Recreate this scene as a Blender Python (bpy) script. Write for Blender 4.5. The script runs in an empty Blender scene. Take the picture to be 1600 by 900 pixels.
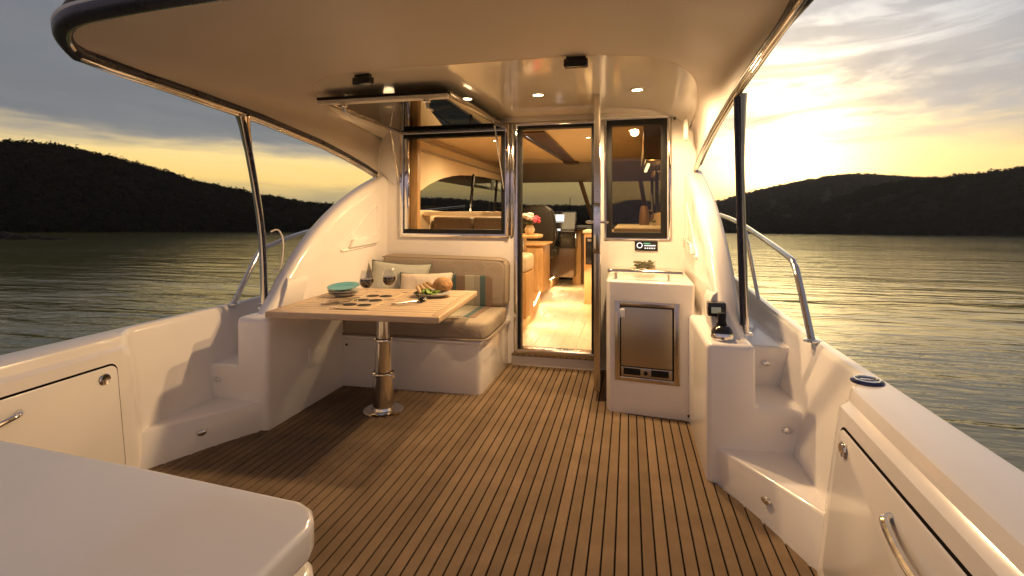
import bpy, bmesh, math, random
import numpy as np
from mathutils import Vector, Matrix
random.seed(7); rng = np.random.default_rng(7)
R = math.radians; PI = math.pi
SC = bpy.context.scene; COL = SC.collection

# ------------------------------------------------------------------ camera
CAMZ = 1.25
PITCH = R(1.98)                      # the boat lies bow-up on the water
RB = Matrix.Translation((0, 0, CAMZ)) @ Matrix.Rotation(PITCH, 4, 'X') @ Matrix.Translation((0, 0, -CAMZ))
cam = bpy.data.cameras.new('camera'); cam_o = bpy.data.objects.new('camera', cam); COL.objects.link(cam_o)
cam.sensor_width = 36; cam.lens = 780 / 1600 * 36; cam.shift_y = -(450 - 333) / 1600
cam.clip_start = 0.05; cam.clip_end = 20000
cam_o.matrix_world = RB @ Matrix.Translation((0, 0, CAMZ)) @ Matrix.Rotation(math.atan(182 / 780), 4, 'Z') @ Matrix.Rotation(PI / 2, 4, 'X')
SC.camera = cam_o
vs = SC.view_settings; vs.view_transform = 'Standard'; vs.look = 'None'; vs.exposure = 0.14; vs.gamma = 1; vs.use_curve_mapping = False
cy = SC.cycles; cy.use_denoising = True; cy.max_bounces = 10; cy.transparent_max_bounces = 16; cy.glossy_bounces = 5; cy.diffuse_bounces = 4
cy.sample_clamp_indirect = 4; cy.caustics_reflective = False; cy.caustics_refractive = False

# ------------------------------------------------------------------ node helpers
class NT:
    def __init__(s, tree): s.t = tree; s.n = tree.nodes; s.l = tree.links
    def put(s, inp, v):
        if isinstance(v, bpy.types.NodeSocket): s.l.new(v, inp)
        elif v is not None:
            try: inp.default_value = v
            except Exception:
                inp.default_value = (v[0], v[1], v[2], 1) if len(inp.default_value) == 4 else v
    def m(s, op, a, b=None, c=None, clamp=False):
        n = s.n.new('ShaderNodeMath'); n.operation = op; n.use_clamp = clamp
        for i, v in enumerate((a, b, c)):
            if v is not None: s.put(n.inputs[i], v)
        return n.outputs[0]
    def vm(s, op, a, b=None):
        n = s.n.new('ShaderNodeVectorMath'); n.operation = op; s.put(n.inputs[0], a)
        if b is not None: s.put(n.inputs[1], b)
        return n.outputs['Value'] if op in ('DOT_PRODUCT', 'LENGTH') else n.outputs[0]
    def noise(s, vec, scale, detail=4, rough=0.55, dist=0):
        n = s.n.new('ShaderNodeTexNoise'); s.put(n.inputs['Vector'], vec); n.inputs['Scale'].default_value = scale
        n.inputs['Detail'].default_value = detail; n.inputs['Roughness'].default_value = rough; n.inputs['Distortion'].default_value = dist
        return n.outputs['Fac']
    def ramp(s, fac, stops, mode='LINEAR'):
        n = s.n.new('ShaderNodeValToRGB'); n.color_ramp.interpolation = mode; e = n.color_ramp.elements
        while len(e) < len(stops): e.new(0.5)
        for q, (p, c) in zip(e, stops):
            q.position = p; q.color = (c[0], c[1], c[2], 1) if not isinstance(c, (int, float)) else (c, c, c, 1)
        s.put(n.inputs[0], fac); return n.outputs[0]
    def mix(s, f, a, b, mode='MIX'):
        n = s.n.new('ShaderNodeMix'); n.data_type = 'RGBA'; n.blend_type = mode; n.clamp_factor = True
        s.put(n.inputs[0], f); s.put(n.inputs[6], a); s.put(n.inputs[7], b); return n.outputs[2]
    def rng(s, v, a, b, c=0., d=1., smooth=True):
        n = s.n.new('ShaderNodeMapRange'); n.interpolation_type = 'SMOOTHSTEP' if smooth else 'LINEAR'
        s.put(n.inputs[0], v); n.inputs[1].default_value = a; n.inputs[2].default_value = b; n.inputs[3].default_value = c; n.inputs[4].default_value = d
        return n.outputs[0]

# ------------------------------------------------------------------ sky, sun
SUN_AZ, SUN_EL = R(15), R(9)       # clockwise from the bow, behind thin cloud
w = bpy.data.worlds.new('World'); SC.world = w; w.use_nodes = True
W = NT(w.node_tree); W.n.clear()
out = W.n.new('ShaderNodeOutputWorld'); bg = W.n.new('ShaderNodeBackground'); W.l.new(bg.outputs[0], out.inputs[0])
tc = W.n.new('ShaderNodeTexCoord').outputs['Generated']
d = W.vm('NORMALIZE', tc)
sep = W.n.new('ShaderNodeSeparateXYZ'); W.l.new(d, sep.inputs[0]); X_, Y_, Z_ = sep.outputs
sky = W.n.new('ShaderNodeTexSky'); sky.sky_type = 'NISHITA'; sky.sun_disc = False; sky.sun_elevation = SUN_EL; sky.sun_rotation = SUN_AZ
sky.air_density = 1.5; sky.dust_density = 3
g = Vector((math.sin(SUN_AZ) * math.cos(SUN_EL), math.cos(SUN_AZ) * math.cos(SUN_EL), math.sin(SUN_EL)))
dg = W.vm('DOT_PRODUCT', d, tuple(g))
st = W.n.new('ShaderNodeMapping'); W.l.new(d, st.inputs[0]); st.inputs['Scale'].default_value = (2.2, 2.2, 16)
n1 = W.noise(st.outputs[0], 1.6, 5, 0.55, 0.3)
zz = W.m('ADD', Z_, 0.0)
elp = W.m('ADD', Z_, W.m('MULTIPLY', W.m('SUBTRACT', n1, 0.5), 0.10))
# the overcast far from the glow: grey-blue low down, mauve-grey above
grey = W.ramp(W.m('MULTIPLY', W.m('MAXIMUM', Z_, 0.0), 1.0), [(0.0, (0.30, 0.27, 0.22)), (0.14, (0.19, 0.205, 0.225)), (0.30, (0.165, 0.165, 0.185)), (0.6, (0.145, 0.115, 0.145)), (1.0, (0.145, 0.112, 0.142))])
grey = W.mix(W.m('MULTIPLY', W.rng(dg, 0.1, -0.7), W.rng(Z_, 0.75, 0.1)), grey, (0.46, 0.345, 0.40))
# open band over the hills towards the sunset
band = W.ramp(W.m('MULTIPLY', W.m('MAXIMUM', elp, 0.0), 4.0), [(0.0, (0.34, 0.31, 0.22)), (0.22, (0.60, 0.46, 0.22)), (0.36, (1.12, 0.76, 0.24)), (0.50, (1.08, 0.79, 0.31)), (0.60, (0.42, 0.36, 0.28)), (0.70, (0.20, 0.21, 0.225))])
bandw = W.m('MULTIPLY', W.rng(dg, -0.35, 0.45), W.rng(elp, 0.145, 0.175, 1, 0))
col = W.mix(bandw, grey, band)
# glow behind cloud round the sun
gl = W.m('POWER', W.m('MAXIMUM', dg, 0.0), 34)
gl2 = W.m('POWER', W.m('MAXIMUM', dg, 0.0), 9)
tight = W.m('POWER', W.m('MAXIMUM', dg, 0.0), 160)
lowcut = W.rng(Z_, 0.02, 0.10)
hi = W.mix(W.rng(Z_, 0.11, 0.30), (0.80, 0.61, 0.29), (0.60, 0.65, 0.73))
col = W.mix(W.m('MULTIPLY', gl2, 0.85), col, hi)
col = W.mix(W.m('MULTIPLY', gl, W.m('MULTIPLY', lowcut, 0.95)), col, W.mix(W.rng(Z_, 0.12, 0.32), (1.38, 1.0, 0.45), (1.0, 0.98, 0.93)))
col = W.mix(W.m('MULTIPLY', tight, lowcut), col, (4.5, 3.5, 1.6))
# cloud sheets, projected on a flat layer
inv = W.m('DIVIDE', 1.0, W.m('ADD', W.m('MAXIMUM', Z_, 0.0), 0.10))
cmb = W.n.new('ShaderNodeCombineXYZ'); W.put(cmb.inputs[0], W.m('MULTIPLY', X_, inv)); W.put(cmb.inputs[1], W.m('MULTIPLY', Y_, inv))
c1 = W.noise(cmb.outputs[0], 0.85, 8, 0.58, 0.6)
c2 = W.noise(cmb.outputs[0], 2.6, 6, 0.6, 0.2)
cl = W.m('ADD', W.m('MULTIPLY', c1, 0.7), W.m('MULTIPLY', c2, 0.3))
mask = W.m('MULTIPLY', W.rng(cl, 0.43, 0.58), W.rng(Z_, 0.12, 0.20))
ccol = W.mix(W.rng(dg, 0.55, 1.0), (0.17, 0.18, 0.205), (0.25, 0.31, 0.40))
col = W.mix(W.m('MULTIPLY', mask, 0.85), col, ccol)
st2 = W.n.new('ShaderNodeMapping'); W.l.new(d, st2.inputs[0]); st2.inputs['Scale'].default_value = (1.5, 1.5, 9); st2.inputs['Location'].default_value = (3.1, 7.7, 1.3)
n2 = W.noise(st2.outputs[0], 2.3, 7, 0.6, 0.8)
mask2 = W.m('MULTIPLY', W.rng(n2, 0.46, 0.60), W.m('MULTIPLY', W.rng(Z_, 0.10, 0.20), W.rng(Z_, 0.55, 0.30)))
col = W.mix(W.m('MULTIPLY', mask2, 0.72), col, W.mix(W.rng(dg, 0.6, 1.0), (0.155, 0.165, 0.19), (0.29, 0.315, 0.365)))
col = W.mix(1.0, col, W.mix(1.0, sky.outputs[0], (0.012, 0.012, 0.012), 'MULTIPLY'), 'ADD')
W.l.new(col, bg.inputs[0]); bg.inputs[1].default_value = 1.0
sl = bpy.data.lights.new('sun', 'SUN'); sl.energy = 0.08; sl.angle = R(60); sl.color = (1, 0.78, 0.5)
so = bpy.data.objects.new('sun', sl); COL.objects.link(so); so.rotation_euler = (-g).to_track_quat('-Z', 'Y').to_euler(); so.location = (0, 0, 40)

# ------------------------------------------------------------------ materials
def mat(name, col, rough=0.5, metal=0, nscale=0, namt=0.0, bump=0, bscale=60, coat=0, emit=None, estr=0, stretch=None, spec=None, vary=0, crease=0):
    m = bpy.data.materials.new(name); m.use_nodes = True; T = NT(m.node_tree); p = T.n['Principled BSDF']
    p.inputs['Base Color'].default_value = (*col, 1); p.inputs['Roughness'].default_value = rough; p.inputs['Metallic'].default_value = metal
    p.inputs['Coat Weight'].default_value = coat; p.inputs['Coat Roughness'].default_value = 0.08
    if spec is not None: p.inputs['Specular IOR Level'].default_value = spec
    v = T.n.new('ShaderNodeTexCoord').outputs['Object']
    if stretch:
        mp = T.n.new('ShaderNodeMapping'); T.l.new(v, mp.inputs[0]); mp.inputs['Scale'].default_value = stretch; v = mp.outputs[0]
    if nscale:
        f = T.noise(v, nscale, 5, 0.6)
        a = tuple(c * (1 - namt) for c in col); b = tuple(min(1, c * (1 + namt)) for c in col)
        cc = T.ramp(f, [(0.3, a), (0.7, b)])
        if vary:
            oi_ = T.n.new('ShaderNodeObjectInfo'); vv_ = T.rng(oi_.outputs['Random'], 0, 1, 1 - vary, 1 + vary, False)
            cv = T.n.new('ShaderNodeCombineColor'); [T.l.new(vv_, cv.inputs[q]) for q in range(3)]; cc = T.mix(1.0, cc, cv.outputs[0], 'MULTIPLY')
        T.l.new(cc, p.inputs['Base Color'])
        T.l.new(T.rng(f, 0.3, 0.7, max(0.02, rough * 0.85), min(1, rough * 1.15)), p.inputs['Roughness'])
    if bump:
        bn = T.n.new('ShaderNodeBump'); bn.inputs['Strength'].default_value = bump; bn.inputs['Distance'].default_value = 0.01
        hh_ = T.noise(v, bscale, 3)
        if crease: hh_ = T.m('ADD', hh_, T.m('MULTIPLY', T.noise(v, 7, 4, 0.5, 1.2), crease))
        T.l.new(hh_, bn.inputs['Height']); T.l.new(bn.outputs[0], p.inputs['Normal'])
    if emit:
        p.inputs['Emission Color'].default_value = (*emit, 1); p.inputs['Emission Strength'].default_value = estr
    return m
def glass(name, tint, refl=0.08, rough=0.0):
    m = bpy.data.materials.new(name); m.use_nodes = True; T = NT(m.node_tree); T.n.clear()
    o = T.n.new('ShaderNodeOutputMaterial'); t = T.n.new('ShaderNodeBsdfTransparent'); gl_ = T.n.new('ShaderNodeBsdfGlossy'); mx = T.n.new('ShaderNodeMixShader')
    t.inputs[0].default_value = (*tint, 1); gl_.inputs[0].default_value = (1, 1, 1, 1); gl_.inputs['Roughness'].default_value = rough
    gm = T.n.new('ShaderNodeNewGeometry'); ca = T.m('ABSOLUTE', T.vm('DOT_PRODUCT', gm.outputs['Normal'], gm.outputs['Incoming']))
    fr = T.m('ADD', T.m('MULTIPLY', T.m('POWER', T.m('SUBTRACT', 1.0, ca, clamp=True), 5.0), 0.9), refl, clamp=True)
    T.l.new(fr, mx.inputs[0]); T.l.new(t.outputs[0], mx.inputs[1]); T.l.new(gl_.outputs[0], mx.inputs[2]); T.l.new(mx.outputs[0], o.inputs[0])
    return m
M = dict(
    gel=mat('gelcoat', (0.85, 0.805, 0.76), 0.18, nscale=1.7, namt=0.03, bump=0.012, bscale=7, coat=0.5),
    gel2=mat('satin_gelcoat', (0.74, 0.70, 0.66), 0.42, nscale=2.0, namt=0.03, bump=0.02, bscale=300),
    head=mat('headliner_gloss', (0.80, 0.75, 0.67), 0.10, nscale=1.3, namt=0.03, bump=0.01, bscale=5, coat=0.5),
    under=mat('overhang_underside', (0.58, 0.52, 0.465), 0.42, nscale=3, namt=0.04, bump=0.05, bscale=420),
    chrome=mat('stainless_steel', (0.80, 0.78, 0.75), 0.09, 1, nscale=14, namt=0.06),
    steel=mat('brushed_steel', (0.55, 0.50, 0.44), 0.22, 1, nscale=40, namt=0.08, stretch=(1, 1, 12)),
    black=mat('black_rubber', (0.010, 0.010, 0.011), 0.5, spec=0.25, nscale=20, namt=0.3),
    blackgloss=mat('black_plastic', (0.015, 0.015, 0.017), 0.14, nscale=20, namt=0.2),
    navy=mat('dark_rubber_band', (0.030, 0.030, 0.045), 0.30, nscale=12, namt=0.2),
    navypole=mat('dark_pole_sleeve', (0.035, 0.036, 0.06), 0.25, metal=0.3, nscale=12, namt=0.2),
    carpet=mat('deck_plank_weave', (0.188, 0.130, 0.083), 0.95, nscale=5, namt=0.16, bump=0.22, bscale=700, spec=0.03, vary=0.13),
    seam=mat('seam_caulk', (0.006, 0.004, 0.003), 0.95, spec=0.1, nscale=60, namt=0.3),
    teak=mat('teak', (0.62, 0.46, 0.30), 0.42, nscale=9, namt=0.22, stretch=(1.2, 14, 14), bump=0.05, bscale=40),
    teakedge=mat('teak_frame', (0.57, 0.41, 0.26), 0.38, nscale=9, namt=0.18, stretch=(1.2, 12, 12), bump=0.05, bscale=40),
    inlay=mat('maple_inlay', (0.66, 0.50, 0.30), 0.35, nscale=12, namt=0.15, stretch=(10, 1, 1)),
    fabric=mat('cushion_fabric', (0.41, 0.335, 0.255), 0.9, nscale=240, namt=0.22, bump=0.35, bscale=420, spec=0.2, crease=5),
    piping=mat('piping', (0.30, 0.24, 0.18), 0.85, nscale=200, namt=0.2),
    pil1=mat('pillow_sage', (0.46, 0.46, 0.40), 0.9, nscale=200, namt=0.18, bump=0.3, bscale=380, spec=0.2, crease=6),
    pil2=mat('pillow_sand', (0.66, 0.57, 0.46), 0.9, nscale=200, namt=0.18, bump=0.3, bscale=380, spec=0.2, crease=6),
    pile=mat('pillow_edge', (0.13, 0.15, 0.13), 0.9, nscale=200, namt=0.2),
    wood=mat('honey_oak', (0.50, 0.29, 0.115), 0.38, nscale=7, namt=0.22, stretch=(9, 9, 1)),
    wooddark=mat('dark_timber', (0.10, 0.055, 0.028), 0.35, nscale=7, namt=0.3, stretch=(9, 9, 1)),
    floorw=mat('saloon_oak_floor', (0.58, 0.42, 0.24), 0.34, nscale=5, namt=0.2, stretch=(8, 1, 1)),
    cream=mat('cream_lining', (0.74, 0.60, 0.40), 0.6, nscale=4, namt=0.05, bump=0.03, bscale=200),
    leather=mat('cream_leather', (0.62, 0.50, 0.34), 0.5, nscale=30, namt=0.08, bump=0.1, bscale=80),
    sofa=mat('taupe_leather', (0.22, 0.165, 0.11), 0.55, nscale=30, namt=0.12, bump=0.1, bscale=80),
    darkseat=mat('dark_leather', (0.022, 0.018, 0.013), 0.38, nscale=30, namt=0.25, bump=0.1, bscale=80),
    greypanel=mat('grey_header_panel', (0.36, 0.31, 0.25), 0.5, nscale=6, namt=0.06),
    fridge=mat('bronze_steel_door', (0.42, 0.37, 0.30), 0.36, 1, nscale=90, namt=0.08, stretch=(1, 1, 20)),
    glaze=mat('teal_glaze', (0.09, 0.37, 0.42), 0.4, nscale=40, namt=0.2, spec=0.3),
    stone=mat('stoneware', (0.42, 0.40, 0.35), 0.45, nscale=60, namt=0.15, spec=0.3),
    bread=mat('bread_crust', (0.40, 0.22, 0.095), 0.8, nscale=38, namt=0.38, bump=0.7, bscale=60),
    crumb=mat('bread_slice', (0.55, 0.38, 0.20), 0.85, nscale=50, namt=0.25, bump=0.6, bscale=90),
    lettuce=mat('lettuce', (0.17, 0.27, 0.03), 0.5, nscale=40, namt=0.45, bump=0.3, bscale=60),
    herb=mat('dark_herbs', (0.045, 0.075, 0.022), 0.6, nscale=60, namt=0.5),
    wine=mat('red_wine', (0.010, 0.001, 0.002), 0.12, spec=0.2),
    white=mat('white_plastic', (0.8, 0.8, 0.78), 0.35, nscale=30, namt=0.03),
    rope=mat('white_cord', (0.72, 0.66, 0.58), 0.8, nscale=150, namt=0.2, bump=0.3, bscale=300),
    petal=mat('white_petals', (0.78, 0.66, 0.58), 0.6, nscale=40, namt=0.15), petal2=mat('pink_petals', (0.60, 0.06, 0.10), 0.6, nscale=40, namt=0.25),
    vase=mat('sand_vase', (0.55, 0.42, 0.25), 0.4, nscale=30, namt=0.15),
    foliage=mat('leaf_green', (0.06, 0.07, 0.02), 0.6, nscale=30, namt=0.4),
    ring=mat('filler_cap_blue', (0.03, 0.035, 0.10), 0.2, metal=0.6, nscale=20, namt=0.1),
    bulb=mat('lamp_lens', (1, 0.9, 0.7), 0.4, emit=(1.0, 0.78, 0.44), estr=26),
    bulb2=mat('saloon_lamp_lens', (1, 0.9, 0.7), 0.4, emit=(1.0, 0.76, 0.42), estr=18),
    strip=mat('galley_strip_lens', (1, 0.9, 0.7), 0.4, emit=(1.0, 0.84, 0.60), estr=5),
    led=mat('floor_led', (1, 0.9, 0.7), 0.4, emit=(1.0, 0.84, 0.52), estr=9),
    screen=mat('plotter_screen', (0.2, 0.22, 0.24), 0.2, emit=(0.55, 0.60, 0.62), estr=0.45),
    screen2=mat('plotter_chart', (0.5, 0.5, 0.5), 0.2, emit=(0.9, 0.95, 1.0), estr=0.95),
    lcd=mat('gauge_lcd', (0.20, 0.19, 0.13), 0.25, emit=(0.42, 0.40, 0.28), estr=0.30),
    ledgreen=mat('stereo_green', (0.1, 0.3, 0.15), 0.3, emit=(0.2, 0.9, 0.45), estr=0.5), ledwhite=mat('stereo_white', (0.5, 0.5, 0.5), 0.3, emit=(0.85, 0.9, 1.0), estr=0.8),
    rock=mat('wet_rock', (0.028, 0.023, 0.018), 0.85, spec=0.15, nscale=2, namt=0.4, bump=0.6, bscale=3),
    pane=glass('window_glass', (0.66, 0.60, 0.47), 0.05), screenglass=glass('tinted_windscreen', (0.33, 0.34, 0.34), 0.02),
    sash=glass('tinted_sash_glass', (0.13, 0.11, 0.085), 0.09), clear=glass('clear_glass', (0.98, 0.98, 0.97), 0.06), doorglass=glass('door_glass', (0.6, 0.55, 0.48), 0.2),
)
# striped seat inset: bands along the object's x
def stripes():
    m = bpy.data.materials.new('striped_fabric'); m.use_nodes = True; T = NT(m.node_tree); p = T.n['Principled BSDF']; p.inputs['Roughness'].default_value = 0.9
    v = T.n.new('ShaderNodeTexCoord').outputs['Object']; s = T.n.new('ShaderNodeSeparateXYZ'); T.l.new(v, s.inputs[0])
    f = T.rng(s.outputs[0], 0, 0.5, 0, 1, False)
    A, B_, C_, D_ = (0.33, 0.30, 0.24), (0.085, 0.13, 0.13), (0.24, 0.165, 0.115), (0.42, 0.385, 0.29)
    c = T.ramp(f, [(0, A), (0.30, B_), (0.38, C_), (0.53, D_), (0.68, A), (0.78, B_), (0.87, C_)], 'CONSTANT')
    c = T.mix(0.5, c, T.ramp(T.noise(v, 260, 3), [(0.3, (0.75,) * 3), (0.7, (1.2,) * 3)]), 'MULTIPLY')
    T.l.new(c, p.inputs['Base Color']); return m
M['stripe'] = stripes()
# water: dark body, mirror-like ripples in two sizes
def water():
    m = bpy.data.materials.new('lake_water'); m.use_nodes = True; T = NT(m.node_tree); p = T.n['Principled BSDF']
    p.inputs['Specular Tint'].default_value = (1.0, 0.85, 0.48, 1); p.inputs['Base Color'].default_value = (0.155, 0.142, 0.034, 1); p.inputs['Roughness'].default_value = 0.10; p.inputs['IOR'].default_value = 1.33
    v = T.n.new('ShaderNodeTexCoord').outputs['Object']
    def mp(sc, rz):
        n = T.n.new('ShaderNodeMapping'); T.l.new(v, n.inputs[0]); n.inputs['Scale'].default_value = sc; n.inputs['Rotation'].default_value = (0, 0, rz); return n.outputs[0]
    a = T.noise(mp((0.22, 0.75, 1), 0.25), 1.15, 3, 0.5, 0.5); b = T.noise(mp((0.55, 1.5, 1), -0.15), 3.6, 3, 0.55, 0.3); c = T.noise(mp((0.05, 0.16, 1), 0.1), 1.0, 2, 0.5)
    calm = T.rng(T.noise(mp((0.02, 0.07, 1), 0.15), 1.0, 3, 0.55, 0.5), 0.38, 0.62, 0.25, 1.0)
    h = T.m('ADD', T.m('MULTIPLY', a, 0.60), T.m('ADD', T.m('MULTIPLY', T.m('MULTIPLY', b, calm), 0.13), T.m('MULTIPLY', c, 0.7)))
    bn = T.n.new('ShaderNodeBump'); bn.inputs['Strength'].default_value = 1.0; bn.inputs['Distance'].default_value = 0.115
    T.l.new(h, bn.inputs['Height']); T.l.new(bn.outputs[0], p.inputs['Normal']); return m
M['water'] = water()
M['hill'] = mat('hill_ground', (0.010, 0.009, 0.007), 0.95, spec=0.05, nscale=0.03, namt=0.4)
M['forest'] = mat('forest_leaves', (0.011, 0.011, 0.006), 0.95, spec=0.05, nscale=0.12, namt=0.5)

# ------------------------------------------------------------------ mesh helpers
class B:
    def __init__(s): s.bm = bmesh.new()
    def poly(s, verts, faces, bev=0, seg=2, ang=30, mi=0):
        b = bmesh.new(); vs_ = [b.verts.new(v) for v in verts]
        for f in faces:
            try: b.faces.new([vs_[i] for i in f]).material_index = mi
            except ValueError: pass
        bmesh.ops.recalc_face_normals(b, faces=b.faces)
        if bev:
            es = [e for e in b.edges if len(e.link_faces) == 2 and e.calc_face_angle(0) > R(ang)]
            bmesh.ops.bevel(b, geom=es, offset=bev, segments=seg, affect='EDGES', profile=0.5, clamp_overlap=True)
        t = bpy.data.meshes.new('t'); b.to_mesh(t); b.free(); s.bm.from_mesh(t); bpy.data.meshes.remove(t); return s
    def box(s, x0, x1, y0, y1, z0, z1, bev=0, seg=2, mi=0):
        v = [(x, y, z) for x in (x0, x1) for y in (y0, y1) for z in (z0, z1)]
        return s.poly(v, [(0, 1, 3, 2), (4, 6, 7, 5), (0, 4, 5, 1), (2, 3, 7, 6), (0, 2, 6, 4), (1, 5, 7, 3)], bev, seg, mi=mi)
    def prism(s, pts, f0, f1, bev=0, seg=2, ang=30, mi=0):      # pts -> f0(p), f1(p) are the two end caps
        n = len(pts); v = [f0(p) for p in pts] + [f1(p) for p in pts]
        return s.poly(v, [tuple(range(n)), tuple(range(2 * n - 1, n - 1, -1))] + [(i, (i + 1) % n, n + (i + 1) % n, n + i) for i in range(n)], bev, seg, ang, mi)
    def zprism(s, pts, z0, z1, bev=0, seg=2, ang=30, mi=0): return s.prism(pts, lambda p: (p[0], p[1], z0), lambda p: (p[0], p[1], z1), bev, seg, ang, mi)
    def grid(s, P, closed=False, mi=0):                          # P[i][j] points
        a, b = len(P), len(P[0]); v = [p for r in P for p in r]; f = []
        for i in range(a - 1):
            for j in range(b if closed else b - 1):
                j2 = (j + 1) % b; f.append((i * b + j, i * b + j2, (i + 1) * b + j2, (i + 1) * b + j))
        return s.poly(v, f, mi=mi)
    def tube(s, pts, r, seg=10, caps=True, mi=0):
        pts = [Vector(p) for p in pts]; n = len(pts); rs = r if isinstance(r, (list, tuple)) else [r] * n
        rows = []; up = None
        for i, p in enumerate(pts):
            t = (pts[min(i + 1, n - 1)] - pts[max(i - 1, 0)]).normalized()
            if up is None: up = t.orthogonal().normalized()
            up = (up - t * up.dot(t)).normalized(); sd = t.cross(up)
            rows.append([p + (up * math.cos(2 * PI * k / seg) + sd * math.sin(2 * PI * k / seg)) * rs[i] for k in range(seg)])
        v = [q for r_ in rows for q in r_]; f = [(i * seg + k, i * seg + (k + 1) % seg, (i + 1) * seg + (k + 1) % seg, (i + 1) * seg + k) for i in range(n - 1) for k in range(seg)]
        if caps: f += [tuple(range(seg)), tuple(range((n - 1) * seg, n * seg))]
        return s.poly(v, f, mi=mi)
    def lathe(s, prof, c=(0, 0, 0), seg=24, axis='Z', sx=1, sy=1, mi=0):
        P = []
        for r_, h in prof:
            row = []
            for k in range(seg):
                a = 2 * PI * k / seg; x, y = r_ * math.cos(a) * sx, r_ * math.sin(a) * sy
                q = (x, y, h) if axis == 'Z' else ((x, h, y) if axis == 'Y' else (h, x, y))
                row.append((q[0] + c[0], q[1] + c[1], q[2] + c[2]))
            P.append(row)
        v = [p for r_ in P for p in r_]; n = len(P)
        f = [(i * seg + k, i * seg + (k + 1) % seg, (i + 1) * seg + (k + 1) % seg, (i + 1) * seg + k) for i in range(n - 1) for k in range(seg)]
        if prof[0][0] < 0.0025: f.append(tuple(range(seg)))
        if prof[-1][0] < 0.0025: f.append(tuple(range((n - 1) * seg, n * seg)))
        return s.poly(v, f, mi=mi)
    def ring(s, x0, x1, z0, z1, wd, y0, y1, bev=0.004, mi=0):   # rectangular frame standing in the xz plane
        o = [(x0, z0), (x1, z0), (x1, z1), (x0, z1)]; i = [(x0 + wd, z0 + wd), (x1 - wd, z0 + wd), (x1 - wd, z1 - wd), (x0 + wd, z1 - wd)]
        v = [(p[0], y, p[1]) for y in (y0, y1) for q in (o, i) for p in q]; f = []
        for k in range(4):
            k2 = (k + 1) % 4; f += [(k, k2, 4 + k2, 4 + k), (8 + k, 8 + k2, 12 + k2, 12 + k), (k, k2, 8 + k2, 8 + k), (4 + k, 4 + k2, 12 + k2, 12 + k)]
        return s.poly(v, f, bev, 2, mi=mi)
    def blob(s, c, r, sub=2, jit=0.0, mi=0):
        b = bmesh.new(); bmesh.ops.create_icosphere(b, subdivisions=sub, radius=1)
        for v in b.verts:
            k = 1 + random.uniform(-jit, jit); v.co = Vector((v.co.x * r[0] * k + c[0], v.co.y * r[1] * k + c[1], v.co.z * r[2] * k + c[2]))
        for f in b.faces: f.material_index = mi
        t = bpy.data.meshes.new('t'); b.to_mesh(t); b.free(); s.bm.from_mesh(t); bpy.data.meshes.remove(t); return s
ORG = {}
BOAT = []
def spline(pts, n=6):
    P = [Vector(p) for p in pts]; out_ = []
    for i in range(len(P) - 1):
        p0, p1, p2, p3 = P[max(i - 1, 0)], P[i], P[i + 1], P[min(i + 2, len(P) - 1)]
        for k in range(n):
            t = k / n; out_.append(0.5 * ((2 * p1) + (p2 - p0) * t + (2 * p0 - 5 * p1 + 4 * p2 - p3) * t * t + (3 * p1 - p0 - 3 * p2 + p3) * t ** 3))
    return out_ + [P[-1]]
def finish(o, label=None, cat=None, group=None, kind=None):
    if label: o['label'] = label
    if cat: o['category'] = cat
    if group: o['group'] = group
    if kind: o['kind'] = kind
    return o
def obj(name, b, m, parent=None, sharp=35, boat=True, **kw):
    me = bpy.data.meshes.new(name); org = ORG.get(parent, Vector((0, 0, 0))) if parent else Vector((0, 0, 0))
    if org.length: bmesh.ops.translate(b.bm, verts=b.bm.verts, vec=-org)
    b.bm.to_mesh(me); b.bm.free()
    for k in (m if isinstance(m, (list, tuple)) else [m]): me.materials.append(M[k] if isinstance(k, str) else k)
    me.polygons.foreach_set('use_smooth', [True] * len(me.polygons)); me.set_sharp_from_angle(angle=R(sharp))
    o = bpy.data.objects.new(name, me); COL.objects.link(o)
    if parent: o.parent = parent; ORG[o] = org
    elif boat: BOAT.append(o)
    return finish(o, **kw)
def thing(name, label, cat, loc=(0, 0, 0), group=None, local=False, rz=0):
    o = bpy.data.objects.new(name, None); o.empty_display_size = 0.1; COL.objects.link(o); o.location = loc; o.rotation_euler = (0, 0, rz)
    ORG[o] = Vector((0, 0, 0)) if local else Vector(loc); BOAT.append(o)
    return finish(o, label, cat, group)
def share(src, parent, loc=(0, 0, 0), rot=(0, 0, 0)):
    o = src.copy(); COL.objects.link(o); o.parent = parent; o.location = loc; o.rotation_euler = rot
    if parent is None: BOAT.append(o)
    return o
XC = -0.83
def lamp(name, loc, energy, color=(1, 0.70, 0.36), kind='SPOT', size=R(120), radius=0.03, blend=0.7, direction=(0, 0, -1), boat=True, sizex=None, sizey=None):
    l = bpy.data.lights.new(name, kind); l.energy = energy; l.color = color
    if kind == 'SPOT': l.spot_size = size; l.spot_blend = blend; l.shadow_soft_size = radius
    elif kind == 'AREA': l.shape = 'RECTANGLE'; l.size = sizex; l.size_y = sizey
    else: l.shadow_soft_size = radius
    o = bpy.data.objects.new(name, l); COL.objects.link(o); o.location = loc; o.rotation_euler = Vector(direction).to_track_quat('-Z', 'Y').to_euler()
    if boat: BOAT.append(o)
    return o

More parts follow.
